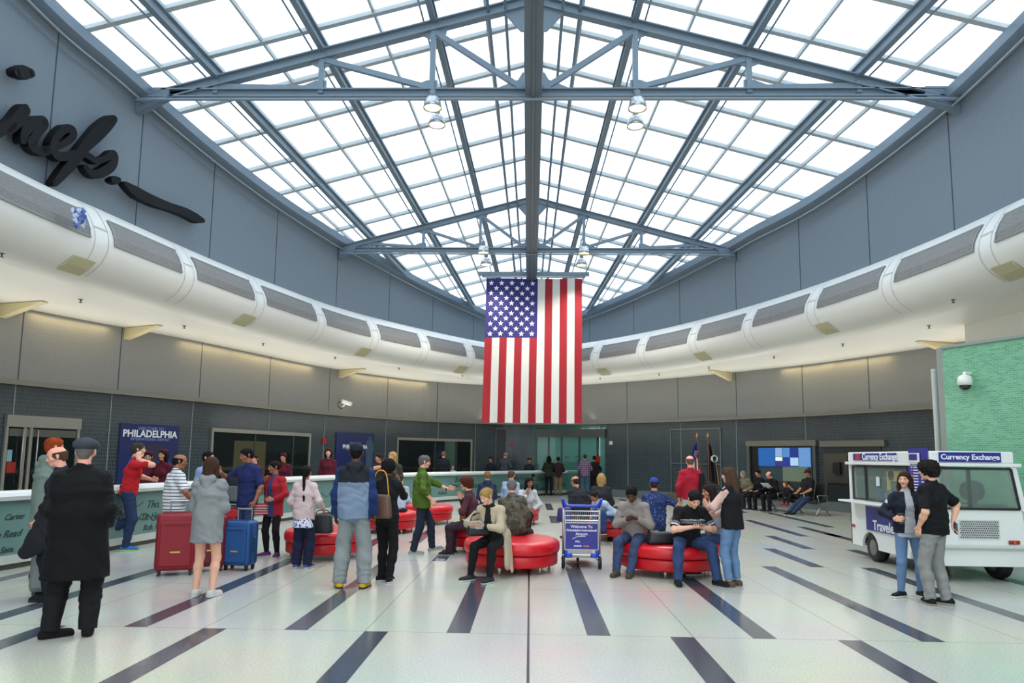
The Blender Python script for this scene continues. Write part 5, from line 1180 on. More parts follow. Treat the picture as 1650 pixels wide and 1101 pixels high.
        for j, (o, ln) in enumerate(((.030, .068), (.011, .078), (-.009, .072), (-.028, .056))):
            b0_ = w_+d*(.092-.005*abs(j-1))+sd*(th*o); c1_ = curl*(.7+.12*j); d1 = (d*math.cos(c1_)+n*math.sin(c1_)).normalized(); c2 = curl*(1.9+.1*j); d2 = (d*math.cos(c2)+n*math.sin(c2)).normalized()
            m1 = b0_+d1*ln*.52+sd*(th*o*.12); fing += [rc(b0_-d*.012, m1, .0095, .0086), rc(m1, m1+d2*ln*.48, .0086, .0072)]
        t0 = w_+d*.028+sd*(th*.026); t1 = t0+(d*.55+sd*th*.6+n*.35).normalized()*.042; t2 = t1+(d*.85+sd*th*.05+n*.45).normalized()*.032
        fing += [rc(t0, t1, .0145, .0115), rc(t1, t2, .0115, .009)]
        return out, fing
    parts = []; allhand = []
    base = torso+nk+sum(arms.values(), [])+legs
    if not far:
        Fm = field(base+[rc(hc, hc, .05)], h, .03); parts.append(surf(*Fm))
        parts.append(surf(*field(cran+facep+ears+nk, hf, .018, minus=eyes_m)))
        for k in (-1, 1):
            pm, fg = hand(k, far); fa = field(pm+fg+[rc(elb[k].lerp(wr[k], .8), wr[k], .0305, .027)], hh_, .008, pad=.015); parts.append(surf(*fa))
    else:
        pr = base+cran+facep+ears
        for k in (-1, 1): pm, fg = hand(k, far); pr = pr+pm+fg[::2]
        parts.append(surf(*field(pr, max(.012, h*.75), .02, minus=eyes_m)))
    fp = []
    for k, a_, fd, fu in footp: fp += [rc(a_, a_-fu*.03-fd*.02, .036, .034), rc(a_-fu*.035-fd*.03, a_-fu*.045+fd*.13, .032, .024)]
    parts.append(surf(*field(fp, h, .02)))
    HMi = np.array(HM.transposed()); hcn = np.array(hc)
    hairc = hair[1] if hair else (60, 50, 44)
    def slot(c):
        q = (c-hcn) @ HMi.T; out = np.zeros(len(c), int); ax_ = np.abs(q[:, 0])
        out[(ax_ > .014) & (ax_ < .048) & (q[:, 2] > .024) & (q[:, 2] < .031) & (q[:, 1] > .07)] = 1
        out[(ax_ > .022) & (ax_ < .040) & (q[:, 2] > .002) & (q[:, 2] < .012) & (q[:, 1] > .072)] = 2
        out[(ax_ < .020) & (q[:, 2] > -.056) & (q[:, 2] < -.043) & (q[:, 1] > .08)] = 3
        return out
    brow = mat('brow_%d_%d_%d' % tuple(hairc), tuple(int(v*.8) for v in hairc), .8)
    lip = mat('lip_'+skin, tuple(int(v*f) for v, f in zip(SKIN[skin], (.85, .62, .62))), .45)
    mesh_from(parts, 'body', [sk, brow, mat('eye_dark', (34, 26, 24), .3), lip], e, slot)
    E = .010*ease
    # ---- trousers or leggings or skirt
    if bottom:
        col_, bk = bottom[0], (bottom[1] if len(bottom) > 1 else 'trousers'); bm = cloth(col_) if not isinstance(col_, bpy.types.Material) else col_
        tr = [rc(pelv+V3((-.055, 0, .0)), pelv+V3((.055, 0, 0)), .118, None, V3((0, 1, 0)), .95), rc(pelv+V3((0, 0, -.02)), pelv+(A1 @ upv)*.10, .115, .108+fat*.7, V3((1, 0, 0)), 1.3)]
        for k in (-1, 1):
            tight = bk == 'leggings'; a0 = .091 if tight else .096; a1_ = .065 if tight else .070*leg_w; a2 = .064 if tight else .068*leg_w; a3 = .041 if tight else .060*leg_w
            end = knee[k].lerp(ank[k], leg_len); cutn = (ank[k]-knee[k]).normalized(); cp = end+cutn*.012; ct = [(cp, cutn)]
            tr += [rc(hip[k], knee[k], a0, a1_), rc(knee[k], knee[k].lerp(end, .35)+V3((0, -.01, 0)), a1_, a2), rc(knee[k].lerp(end, .35)+V3((0, -.01, 0)), end+cutn*.03, a2, a3, None, 1, ct)]
        mesh_from([surf(*field(tr, h, .035 if bk != 'leggings' else .02, disp=folds(.0055 if bk != 'leggings' else .0015, seed, 1.0)))], 'trousers' if bk != 'leggings' else 'leggings', [bm], e)
        if bk == 'belt' or (len(bottom) > 2): pass
    # ---- upper garment
    if top:
        tcol = top[0]; tm = tcol if isinstance(tcol, bpy.types.Material) else cloth(tcol); tms = [tm]
        g = []
        for P in torso[1:4]: g.append(rc(P[0], P[1], P[2]+.018*ease, P[3]+.018*ease, P[4], P[5]))
        hemz = hem; dn = -(A1 @ upv); hb = pelv+dn*hemz
        if sit and hemz > .08 and not coat: hb = pelv+dn*.05
        g.append(rc(pelv+(A1 @ upv)*.08, hb, .118+.012*ease+fat*.8, .122+.014*ease+fat*.5+max(0, hemz-.12)*.06, A1 @ V3((1, 0, 0)), 1.28, [(hb, dn)]))
        for k in (-1, 1):
            g += [rc(neck-tup*.022, sh[k]+tup*.006, .050, .055+.006*ease), rc(sh[k], sh[k], .057+.007*ease)]
            if sleeve > 0:
                s1 = min(1, sleeve/.55); e1 = sh[k].lerp(elb[k], s1); dn1 = (elb[k]-sh[k]).normalized(); ct = [(e1, dn1)] if sleeve <= .55 else None
                g.append(rc(sh[k], e1+(dn1*.02 if ct else dn1*0), .055+.008*ease, .050+.010*ease if sleeve <= .55 else .049+.008*ease, None, 1, ct))
                if sleeve > .55:
                    s2 = (sleeve-.55)/.45; e2 = elb[k].lerp(wr[k], s2); dn2 = (wr[k]-elb[k]).normalized(); g.append(rc(elb[k], e2+dn2*.02, .049+.008*ease, .034+.008*ease, None, 1, [(e2, dn2)]))
            if sex == 'f': g.append(rc(chest+rgt*(k*.065)+fwd*.088-tup*.01, chest+rgt*(k*.06)+fwd*.09-tup*.03, .064))
        g.append(rc(neck-tup*.03, neck+tup*(.012 if not collar else .03), .070, .064))
        pl = [(neck+tup*(.022 if not collar else .045), tup)]
        ctop = [tuple(neck+tup*.02), tuple(tup)]
        nslots = top[1] if len(top) > 1 else None
        def tslot(c):
            out = np.zeros(len(c), int)
            if nslots:
                for i, fn in enumerate(nslots): out[fn(c, dict(neck=np.array(neck), chest=np.array(chest), pelv=np.array(pelv), elb={k: np.array(elb[k]) for k in elb}, sh={k: np.array(sh[k]) for k in sh}, wr={k: np.array(wr[k]) for k in wr}, up=np.array(tup)))] = i+1
            return out
        hd_block = [rc(hl((0, -.0, .02)), hl((0, .02, 0)), .10)] if False else []
        tms += [cloth(c) for c in (top[2] if len(top) > 2 else [])]
        # keep the head clear of raised collars
        mesh_from([surf(*field(g, h, .035, disp=folds(.0055*min(1.4, ease), seed+3, .9)))] if not collar else [surf(*field(g, h, .035, disp=folds(.0055*min(1.4, ease), seed+3, .9)))], shape or 'top', tms, e, tslot)
        if collar:
            cm = cloth(collar); cg = [rc(neck-tup*.005+fwd*.0, neck+tup*.022, .074, .068)]
            mesh_from([surf(*field(cg, h*.8, .01, planes=[(neck+tup*.034, tup), (neck-tup*.01, -tup)]))], 'collar', [cm], e)
    if coat:                                             # an outer layer: colour, hem height above floor, flare, open or closed
        cc, zh, fl, slv = coat[:4]; cm = cloth(cc); g = []
        for P in torso[1:4]: g.append(rc(P[0], P[1], P[2]+.035*ease, P[3]+.032*ease, P[4], P[5]*.98))
        hz = V3((pelv.x, pelv.y-.01, zh)); g.append(rc(pelv+V3((0, 0, .1)), hz, .14+fat*.8, .15+fl, V3((1, 0, 0)), 1.25, [(hz, V3((0, 0, -1)))]))
        for k in (-1, 1):
            g += [rc(neck-tup*.015, sh[k]+tup*.008, .060, .066), rc(sh[k], sh[k], .073)]
            if slv:
                e2 = elb[k].lerp(wr[k], .97); dn2 = (wr[k]-elb[k]).normalized(); g += [rc(sh[k], elb[k], .070, .060), rc(elb[k], e2+dn2*.02, .058, .048, None, 1, [(e2, dn2)])]
        g.append(rc(neck-tup*.03, neck+tup*.03, .075, .068))
        mesh_from([surf(*field(g, h, .03, disp=folds(.005, seed+5, .6), planes=[(neck+tup*.045, tup)]))], 'coat' if slv else 'vest', [cm], e)
    if hood:
        hm_ = cloth(hood); g = [rc(neck-fwd*.07+tup*.015-rgt*.06, neck-fwd*.07+tup*.015+rgt*.06, .045), rc(neck-fwd*.07-tup*.02, neck-fwd*.095-tup*.10, .065, .04, rgt, 1.35), rc(neck+rgt*.07, neck+rgt*.05+fwd*.06-tup*.03, .03), rc(neck-rgt*.07, neck-rgt*.05+fwd*.06-tup*.03, .03)]
        mesh_from([surf(*field(g, h, .03, disp=folds(.004, seed)))], 'hood', [hm_], e)
    # ---- shoes
    if shoes:
        sm = cloth(shoes[0]); so = mat('sole_%d_%d_%d' % tuple(shoes[1]), shoes[1], .6)
        for k, a_, fd, fu in footp:
            sl_ = fd.cross(fu); bt = a_-fu*.07
            g = [rc(bt+fu*.045-fd*.045, bt+fu*.045+fd*.02, .042, .043), rc(bt+fu*.04+fd*.02, bt+fu*.03+fd*.15, .044, .032, sl_, 1.08), rc(a_-fd*.008, bt+fu*.05, .045, .045)]
            g2 = [rc(bt+fu*.02-fd*.045, bt+fu*.02+fd*.155, .043, .041, fu, 1.0)]
            v = surf(*field(g+g2, min(h, .012), .02, planes=[(bt, -fu), (a_+fu*.018, fu)])); btn = np.array(bt); fun = np.array(fu)
            mesh_from([v], 'shoe', [sm, so], e, lambda c: (((c-btn) @ fun) < (.024 if sole else .012)).astype(int))
    # ---- hair
    if hair:
        st_, hcol = hair[0], hair[1]; hm_ = mat('hair_%d_%d_%d' % tuple(hcol), tuple(int(v*.85) for v in hcol), .75, spec=.15, noise=.4, nscale=14, bump=.7, bscale=90); inf = .009
        g = [rc(hl((0, -.026, .036)), hl((0, .018, .042)), .082+inf, .077+inf, hr, .93)]; mn = [rc(hl((0, .12, -.035)), hl((0, .165, -.035)), .098, None, hr, .86)]; pl = []; dsp = None; ng = [rc(hl((0, -.055, -.02)), hl((0, -.05, -.05)), .052, .045, hr, 1.1)]
        if st_ in ('short', 'bald', 'curly', 'buzz'): g += ng; mn += [rc(hl((k*.09, .02, -.06)), hl((k*.09, .05, -.1)), .045) for k in (-1, 1)]; pl = [(hl((0, -.06, -.062)), -hup)]
        if st_ == 'short': dsp = (lambda X, Y, Z: (.0035*np.sin(X*95+2*np.sin(Z*70))*np.sin(Y*90+1)+.002*np.sin(Z*160+X*90)).astype(np.float32))
        if st_ == 'buzz': g = [rc(P[0], P[1], P[2]-.006, P[3]-.006, P[4], P[5]) for P in g]
        if st_ == 'bald': pl.append((hl((0, .0, .052)), hup)); mn += [rc(hl((0, .09, .05)), hl((0, .09, .05)), .085)]
        if st_ == 'curly': g = [rc(P[0], P[1], P[2]+.02, P[3]+.02, P[4], P[5]) for P in g]; dsp = (lambda X, Y, Z: (.011*np.sin(X*110+3*np.sin(Z*60))*np.sin(Y*105+2)*np.sin(Z*98+1)).astype(np.float32)); mn = [rc(hl((0, .13, -.035)), hl((0, .17, -.035)), .098, None, hr, .86)]; pl = [(hl((0, -.06, -.085)), -hup)]
        if st_ in ('long', 'bob'):
            ln = (hair[2] if len(hair) > 2 else .30) if st_ == 'long' else .10
            g += [rc(hl((0, -.045, .0)), hl((0, -.045, -.06)), .080, .072, hr, 1.03)]
            bk = neck-fwd*.085-tup*(ln-.06)
            g += [rc(hl((0, -.05, -.04)), bk if ln > .15 else hl((0, -.045, -.06-ln)), .072, .045 if ln > .15 else .062, hr, 1.12)]
            for k in (-1, 1): g += [rc(hl((k*.066, -.01, .02)), hl((k*.078, -.012, -.10)), .036, .034), rc(hl((k*.078, -.012, -.10)), neck+rgt*(k*.085)+fwd*.0-tup*(.5*ln-.05), .034, .022)] if ln > .15 else [rc(hl((k*.066, -.005, .02)), hl((k*.07, .0, -.09)), .038, .034)]
            dsp = (lambda X, Y, Z: (.003*np.sin(X*150+Y*120+2*np.sin(Z*14))).astype(np.float32))
        if st_ == 'bun': g += ng[:0]+[rc(hl((0, -.10, .03)), hl((0, -.105, .035)), .042)]; mn += [rc(hl((0, -.08, -.09)), hl((0, -.08, -.09)), .03)]; pl = [(hl((0, -.06, -.045)), -hup)]; g += [rc(hl((0, -.05, -.01)), hl((0, -.05, -.03)), .055, .045)]; dsp = (lambda X, Y, Z: (.003*np.sin(X*150+Z*90+3*np.sin(Y*60))).astype(np.float32))
        if st_ in ('braid', 'pony'):
            g += ng; q0 = hl((0, -.10, -.01)); n_ = 5; end = neck-fwd*.15-tup*(.34 if st_ == 'braid' else .16)+rgt*.05
            for i in range(n_): g.append(rc(q0.lerp(end, i/n_), q0.lerp(end, (i+.8)/n_), .030-.002*i, .022-.002*i))
        mesh_from([surf(*field(g, hf if not far else .013, .02, minus=mn, planes=pl, disp=dsp))], 'hair', [hm_], e)
    if hat:
        kind, hc_ = hat; hm_ = cloth(hc_)
        if kind in ('cap', 'backcap'):
            g = [rc(hl((0, -.026, .05)), hl((0, .018, .052)), .092, .088, hr, .93)]; br = hl((0, .10, .052)); sg = 1
            g2 = [rc(hl((-.028, sg*.085, .04)), hl((-.028, sg*.135, .026)), .042, .034, hup, .16), rc(hl((.028, sg*.085, .04)), hl((.028, sg*.135, .026)), .042, .034, hup, .16)]
            mesh_from([surf(*field(g, hf, .01, planes=[(hl((0, 0, .034)), -hup)])), surf(*field(g2, hf*.7, .01))], 'cap', [hm_], e)
        elif kind == 'flat':
            g = [rc(hl((0, -.03, .07)), hl((0, .02, .062)), .105, .105, hup, .62), rc(hl((-.03, .09, .04)), hl((.03, .09, .04)), .035, None, hup, .35)]
            mesh_from([surf(*field(g, hf, .03, planes=[(hl((0, 0, .028)), -hup)]))], 'flat_cap', [hm_], e)
        elif kind == 'pillbox':
            g = [rc(hl((0, -.01, .09)), hl((0, -.01, .12)), .085, .08, hup, .7)]
            mesh_from([surf(*field(g, hf, .01, planes=[(hl((0, 0, .075)), -hup), (hl((0, 0, .135)), hup)]))], 'uniform_hat', [hm_], e)
        elif kind == 'peaked':
            g = [rc(hl((0, -.01, .10)), hl((0, -.01, .105)), .112, .112, hup, .38), rc(hl((0, -.01, .06)), hl((0, -.01, .09)), .09), rc(hl((-.03, .09, .045)), hl((.03, .09, .045)), .03, None, hup, .3)]
            mesh_from([surf(*field(g, hf, .01, planes=[(hl((0, 0, .045)), -hup), (hl((0, 0, .14)), hup)]))], 'uniform_cap', [hm_], e)
    if glasses:
        w = MB()
        for k in (-1, 1):
            c = hl((k*.033, .103, .008)); pts = [c+hr*(.024*math.cos(t*.7854))+hup*(.018*math.sin(t*.7854)) for t in range(9)]; w.tube(pts, .0025, 5); w.tube([hl((k*.057, .1, .012)), hl((k*.082, .0, .015))], .0025, 5)
        w.tube([hl((-.009, .106, .01)), hl((.009, .106, .01))], .0025, 5); w.build('glasses', mat('glasses_frame', (40, 38, 40), .3), e)
    e['_j'] = 0; del e['_j']
    MW = Matrix.Translation((x, y, z)) @ Matrix.Rotation(R(face), 4, 'Z') @ Matrix.Scale(s, 4)
    W = lambda v: MW @ V3(v)
    return dict(e=e, W=W, wr=wr, hd=hd, hn=hn, hl=hl, neck=neck, chest=chest, pelv=pelv, sh=sh, elb=elb, rgt=rgt, fwd=fwd, up=tup, MW=MW, head=hc, knee=knee)
def belt(p, rgb, r=.115):
    w = MB(); w.lathe([(r*1.28, -.016), (r*1.3, 0), (r*1.28, .016)], (0, 0, 0), 28); w.v = [(x, y*.86, z) for x, y, z in w.v]
    o = w.build('belt', cloth(rgb), p['e']); o.location = p['pelv']+Vector((0, 0, .10)); return o
def fit(px, pyf, pyt, lo=1.5, hi=1.93):                  # floor point under the feet and the height that reaches pyt
    f = gr(px, pyf); H = max(lo, min(hi, at(px, pyt, f.y).z)); return f.x, f.y, H
def handpt(p, k, d=.075, n=.03): return p['W'](p['wr'][k]+p['hd'][k]*d+p['hn'][k]*n)
def phone(p, k, lab, col_=(20, 20, 22), d=.08, n=.025):
    c = handpt(p, k, d, n); q = p['MW'].to_3x3().normalized(); z_ = (q @ p['hd'][k]).normalized(); y_ = (q @ p['hn'][k]); x_ = z_.cross(y_).normalized()
    Mx = Matrix((x_, y_, z_)).transposed(); e = empty('phone', c, 0, lab, 'phone')
    w = MB(); w.box((0, 0, 0), (.072, .009, .145), M=Mx); w.build('case', mat('phone_%d' % col_[0], col_, .3), e, bev=.003)
    w = MB(); w.box(Mx @ Vector((0, .005, 0)), (.062, .002, .13), M=Mx); w.build('screen', mat('phone_screen', (60, 66, 76), .1), e)
    return e
# ================================================================== THE CROWD
BLK = (22, 22, 26); DJ = (34, 48, 78); NAVY = (26, 34, 56)
PV = {}
def P_at(px, y): return at(px, 738, y).x
def HH(px, top, y, lo=1.5, hi=1.92): return max(lo, min(hi, at(px, top, y).z))
# --- left foreground
x, y, H = fit(113, 1028, 703, hi=1.95)
cm = person(x, y, 18, H/1.02, 'person in long black overcoat and grey flat cap seen from behind', 'pink', top=((20, 20, 22),), bottom=((24, 24, 26), 'trousers'), shoes=((16, 16, 18), (20, 20, 20)), hair=('buzz', (120, 110, 104)), hat=('flat', (58, 64, 72)), fat=.05, ease=1.6, leg_w=1.25,
            coat=((9, 9, 11), .52, .07, True), L_=((-.20, .12, .98), (-.4, -1, -.2), (.3, 1, .1), (0, 0, -1)), R_=((.20, .14, .98), (.5, -1, -.3), (-.2, 1, .1), (0, 0, -1)), feet={-1: (-.17, .02, .07, 62), 1: (.12, .06, .07, -10)}, collar=(226, 226, 226), sole=False)
x, y, H = fit(66, 933, 707)
person(x, y, -22, H, 'person with ginger hair in grey-green hooded top, back turned at left', 'light', top=((122, 138, 128),), bottom=((26, 28, 32), 'trousers'), shoes=((24, 24, 26), (40, 40, 40)), hair=('short', (168, 68, 24)), hood=(122, 138, 128), ease=1.9, hem=.30, R_=((.12, .34, 1.12), (.7, -.2, -.8), (-.6, .8, .1)), L_=((-.1, .34, 1.1), (-.7, -.2, -.8), (.6, .8, .1)), head=(-18, 0), coat=None, fat=.02)
x = P_at(100, 8.3); 
bm = person(x, 8.3, 115, 1.74, 'person with balding head in navy suit facing left behind the black overcoat', 'pink', top=((28, 34, 52),), bottom=((26, 30, 44), 'trousers'), shoes=((18, 18, 20), (20, 20, 20)), hair=('bald', (92, 70, 54)), ease=1.6, hem=.22, R_=((.22, .12, .93), (.6, -.8, -.2), (0, .2, -1)), L_=((-.18, .16, .92), (-.8, -.7, -.1), (0, .2, -1)), head=(5, 14))
hp_ = gr(66, 960); jx = at(52, 870, 8.0)
je = empty('jacket', (jx.x, jx.y, .55), R(-14), 'dark jacket carried over the hand, hanging beside the grey suitcase', 'jacket')
g = [rc((.16, 0, .46), (.04, 0, .12), .07, .14, (0, 1, 0), .4), rc((.04, 0, .12), (-.12, .02, .0), .12, .08, (0, 1, 0), .5)]
mesh_from([surf(*field(g, .012, .03, disp=folds(.008, 5, 1.2)))], 'folded_cloth', [cloth((32, 34, 40))], je)
# red polo
f = gr(200, 887); H = HH(208, 714, f.y)
rp = person(f.x, f.y, -68, H, 'person in red polo shirt and jeans on the phone, one foot up on the barrier', 'light', top=((206, 20, 30),), sleeve=.42, bottom=((38, 54, 92), 'trousers'), shoes=((30, 110, 190), (210, 220, 120)), hair=('short', (70, 62, 56)), hem=.04, lean=8, feet={1: (.1, .03, .07, 4), -1: (-.1, -.30, .30, 0, -50)}, knees={1: (.1, 1, 0), -1: (-.1, 1, .1)}, head=(10, -4),
            R_=((.13, .12, 1.49), (.25, .7, -1), (-.2, .1, 1), (-1, 0, 0)), L_=((-.28, .3, 1.14), (-.8, -.3, -.5), (.4, .8, 0)))
belt(rp, (60, 40, 28), .118)
phone(rp, 1, 'dark phone held to the ear by the person in red polo')
# attendants in maroon
MAR = (96, 18, 38)
for px, top, yy, fc, lab, sk in [(264, 722, 15.2, 168, 'person in maroon uniform and cap in front of the large blue poster', 'tan'), (239, 726, 15.3, 200, 'person in maroon cap half hidden behind the red polo man', 'tan'), (529, 720, 21.0, 190, 'person in maroon uniform with cream scarf beside the statue poster', 'light'), (457, 729, 19.6, 180, 'person in maroon uniform in front of the wide dark window', 'tan'), (411, 731, 18.8, 175, 'person in maroon cap behind the man in blue polo', 'light')]:
    a = person(P_at(px, yy), yy, fc, HH(px, top, yy)/1.03, lab, sk, top=(MAR,), bottom=(MAR, 'trousers'), hair=('bob' if px in (264, 529) else 'short', (24, 20, 20)), hat=('pillbox', (120, 20, 40)), sex='f', hem=.16, collar=(206, 190, 170) if px == 529 else None)
# striped polo
STR = pattern('striped_polo', (214, 214, 216), (42, 48, 70), 'stripes')
yy = 10.95; H = HH(291, 733, yy)
sp_ = person(P_at(286, yy), yy, -42, H, 'person in white and navy striped polo holding the crimson suitcase', 'brown', top=(STR,), sleeve=.5, bottom=((24, 30, 50), 'trousers'), hair=('bald', (28, 24, 24)), fat=.035, hem=.09, ease=1.4, L_=((-.08, .30, .98), (-.9, -.5, -.1), (.1, .3, -1), (0, -1, 0)), R_=((.26, .2, 1.0), (.8, -.5, -.3), (0, .4, -1)), head=(-22, 8))
yy = 13.0; person(P_at(326, yy), yy, -100, HH(327, 728, yy), 'person in pale blue shirt mostly hidden behind the grey hoodie girl', 'light', top=((138, 158, 206),), sleeve=.5, bottom=((40, 44, 60), 'trousers'), hair=('short', (22, 20, 20)), hem=.1, lean=10)
# hoodie dress girl
x, y, H = fit(327, 962, 738)
person(x, y, 0, H, 'person in short grey hooded dress and white sneakers seen from behind', 'light', top=((140, 143, 144),), shoes=((196, 194, 188), (222, 220, 214)), hair=('long', (70, 48, 36), .2), hood=(140, 143, 144), sex='f', ease=1.9, hem=.26, shape='hooded_dress', R_=((.10, .27, 1.14), (.35, -.3, -1), (-.8, .6, .2)), L_=((-.10, .27, 1.14), (-.35, -.3, -1), (.8, .6, .2)), feet={-1: (-.11, .02, .07, -10), 1: (.11, .0, .07, 12)})
# blue polo
yy = 11.9; H = HH(400, 723, yy)
bpz = person(P_at(402, yy), yy, 158, H, 'person in royal blue polo raising one hand, facing left', 'brown', top=((32, 42, 98),), sleeve=.5, bottom=((44, 60, 96), 'trousers'), shoes=((36, 40, 60), (180, 180, 180)), hair=('short', (18, 17, 18)), hem=.12, ease=1.3, R_=((.30, .30, 1.36), (.9, .1, -.6), (.3, .5, .5)), L_=((-.22, .06, .90), (-1, -.6, 0)), head=(-26, 12))
# red cardigan
x, y, H = fit(437, 897, 744)
rcg = person(x, y, 165, H, 'person in red cardigan and black leggings with hand at chin', 'brown', top=((62, 60, 110),), sleeve=.2, bottom=((20, 20, 24), 'leggings'), shoes=((92, 40, 110), (190, 180, 196)), hair=('bun', (20, 16, 18)), sex='f', hem=.18, R_=((.10, .20, 1.38), (1.2, .1, -.25), (-.4, .2, .8)), L_=((-.16, .26, 1.06), (-.8, -.3, -.6), (.6, .8, 0)), head=(-32, 4), feet={-1: (-.12, 0, .07, -20), 1: (.12, -.02, .07, 20)})
# open red cardigan as her outer layer
def open_layer(p, col_, hem_z, inner, name='cardigan', w0=.03, w1=.09, h=.011, seed=2):
    pelv, chest, neck, rgt, fwd, tup = p['pelv'], p['chest'], p['neck'], p['rgt'], p['fwd'], p['up']
    hz = Vector((pelv.x, pelv.y, hem_z)); g = [rc(pelv+Vector((0, 0, .1)), hz, .150, .155, (1, 0, 0), 1.2, [(hz, Vector((0, 0, -1)))]), rc(pelv+Vector((0, 0, .12)), chest, .148, .158, rgt, 1.26), rc(chest, neck-tup*.08, .158, .108, rgt, 1.30)]
    for k in (-1, 1):
        g += [rc(neck-tup*.02, p['sh'][k]+tup*.006, .062, .072), rc(p['sh'][k], p['sh'][k], .076), rc(chest+rgt*(k*.06)+fwd*.09-tup*.02, chest+rgt*(k*.06)+fwd*.09-tup*.03, .076)]
        d2 = (p['wr'][k]-p['elb'][k]).normalized(); g += [rc(p['sh'][k], p['elb'][k], .070, .062), rc(p['elb'][k], p['wr'][k], .060, .046, None, 1, [(p['wr'][k]-d2*.01, d2)])]
    C0 = np.array(chest); Rr = np.array(rgt); Ff = np.array(fwd); Uu = np.array(tup); nz = float((neck-chest) @ tup); pz = float((pelv-chest) @ tup)
    def slot(c):
        q = c-C0; u = q @ Uu; x = np.abs(q @ Rr); f = q @ Ff; t = np.clip((nz-u)/(nz-pz), 0, 1.3); return ((f > .03) & (x < w0+(w1-w0)*t) & (u < nz+.02)).astype(int)
    mesh_from([surf(*field(g, h, .03, disp=folds(.005, seed, .8), planes=[(neck+tup*.0, tup)]))], name, [cloth(col_), cloth(inner)], p['e'], slot)
open_layer(rcg, (176, 22, 36), .74, (58, 58, 104), h=.012)
c = rcg['W']((.14, .20, .86)); tote('handbag', c-Vector((0, 0, .08)), R(10), (.26, .09, .19), (160, 30, 50), 'small red and cream striped shoulder bag worn by the red cardigan woman', strap=.34)
w = MB()
for k in range(4): w.box((0, 0, .03+k*.04), (.262-.003*k, .094, .012))
o = w.build('cream_stripe', cloth((214, 190, 184)), bpy.data.objects['handbag'])
# pink sweater
x, y, H = fit(486, 916, 752)
pk = person(x, y, -6, H, 'person in pale pink sweater and navy floral tunic with long black braid', 'brown', top=((214, 186, 186),), sleeve=1.0, bottom=((24, 30, 60), 'trousers'), shoes=((58, 84, 140), (200, 200, 204)), hair=('braid', (20, 17, 18)), sex='f', hem=.10, ease=1.2, fat=.02, L_=((-.28, .20, .98), (-.4, -.8, -.5), (-.2, .6, -.7)), R_=((.27, .16, 1.04), (.4, -.9, -.2), (.2, .3, -.9)), leg_w=1.3)
FLO = pattern('floral_tunic', (206, 208, 222), (40, 48, 110), 'floral')
hz = Vector((0, -.01, .70)); mesh_from([surf(*field([rc(pk['pelv']+Vector((0, 0, -.02)), hz, .135, .155, (1, 0, 0), 1.2, [(hz, Vector((0, 0, -1)))])], .012, .02, disp=folds(.006, 9, .8)))], 'tunic', [FLO], pk['e'])
# two tone jacket
x, y, H = fit(566, 948, 717)
jt = lambda c, J: (c[:, 2] > J['chest'][2]+.0) & (np.abs(c[:, 0]) < .19)
js = lambda c, J: (np.abs(c[:, 0]) >= .19)
jm = person(x, y, 2, H, 'person in black, pale blue and royal blue jacket with grey sweatpants, back turned', 'dark', top=((118, 138, 164), [jt, js], [(28, 32, 38), (22, 48, 104)]), bottom=((136, 142, 144), 'trousers'), shoes=((210, 164, 24), (30, 30, 34)), hair=('buzz', (20, 18, 18)), hat=('cap', (24, 30, 44)), ease=2.2, fat=.02, hem=.10, leg_w=1.35, hood=(32, 36, 44), R_=((.24, .06, .89), (.3, -1, 0)), L_=((-.24, .06, .89), (-.3, -1, 0)), feet={-1: (-.15, 0, .07, -22), 1: (.15, 0, .07, 10)})
# black outfit with brown bag
x, y, H = fit(620, 938, 742)
wb = person(x, y, -14, H, 'person in black clothes with brown monogram bag on the back', 'dark', top=((24, 24, 28),), sleeve=.6, bottom=((18, 18, 20), 'trousers'), shoes=((22, 22, 24), (226, 226, 226)), hair=('curly', (28, 24, 24)), sex='f', ease=1.1, hem=.06, L_=((-.07, .22, 1.46), (-.7, .3, -.7), (.4, .1, .8)), R_=((.07, .22, 1.46), (.3, .5, -1), (-.4, .1, .8)), head=(10, 10), lean=-2, leg_w=.95, feet={-1: (-.08, .06, .07, 50), 1: (.08, -.03, .07, -25)})
c = wb['W']((0.0, -.24, .92)); tote('shoulder_bag', c, R(-10), (.34, .13, .32), (92, 66, 50), 'brown monogram leather bag with tan strap on the back of the black-clad woman', strap=.28, stripes=(206, 150, 50))
# people beyond on the left
yy = 17.0
bw = person(P_at(634, yy), yy, 170, HH(634, 729, yy), 'person with blonde hair raising an arm, half hidden behind the brown bag woman', 'light', top=((60, 60, 52),), sleeve=.5, hair=('bob', (196, 160, 96)), sex='f', bottom=(NAVY, 'trousers'), R_=((.16, .22, 1.42), (1.2, 0, -.2), (.2, .1, .8)), head=(-20, 6))
person(P_at(611, 20.3), 20.3, 150, HH(611, 733, 20.3), 'person in dark uniform behind the barrier below the statue poster', 'tan', top=((52, 46, 40),), bottom=(BLK, 'trousers'), hair=('short', (30, 26, 24)), hat=('pillbox', (90, 20, 34)))
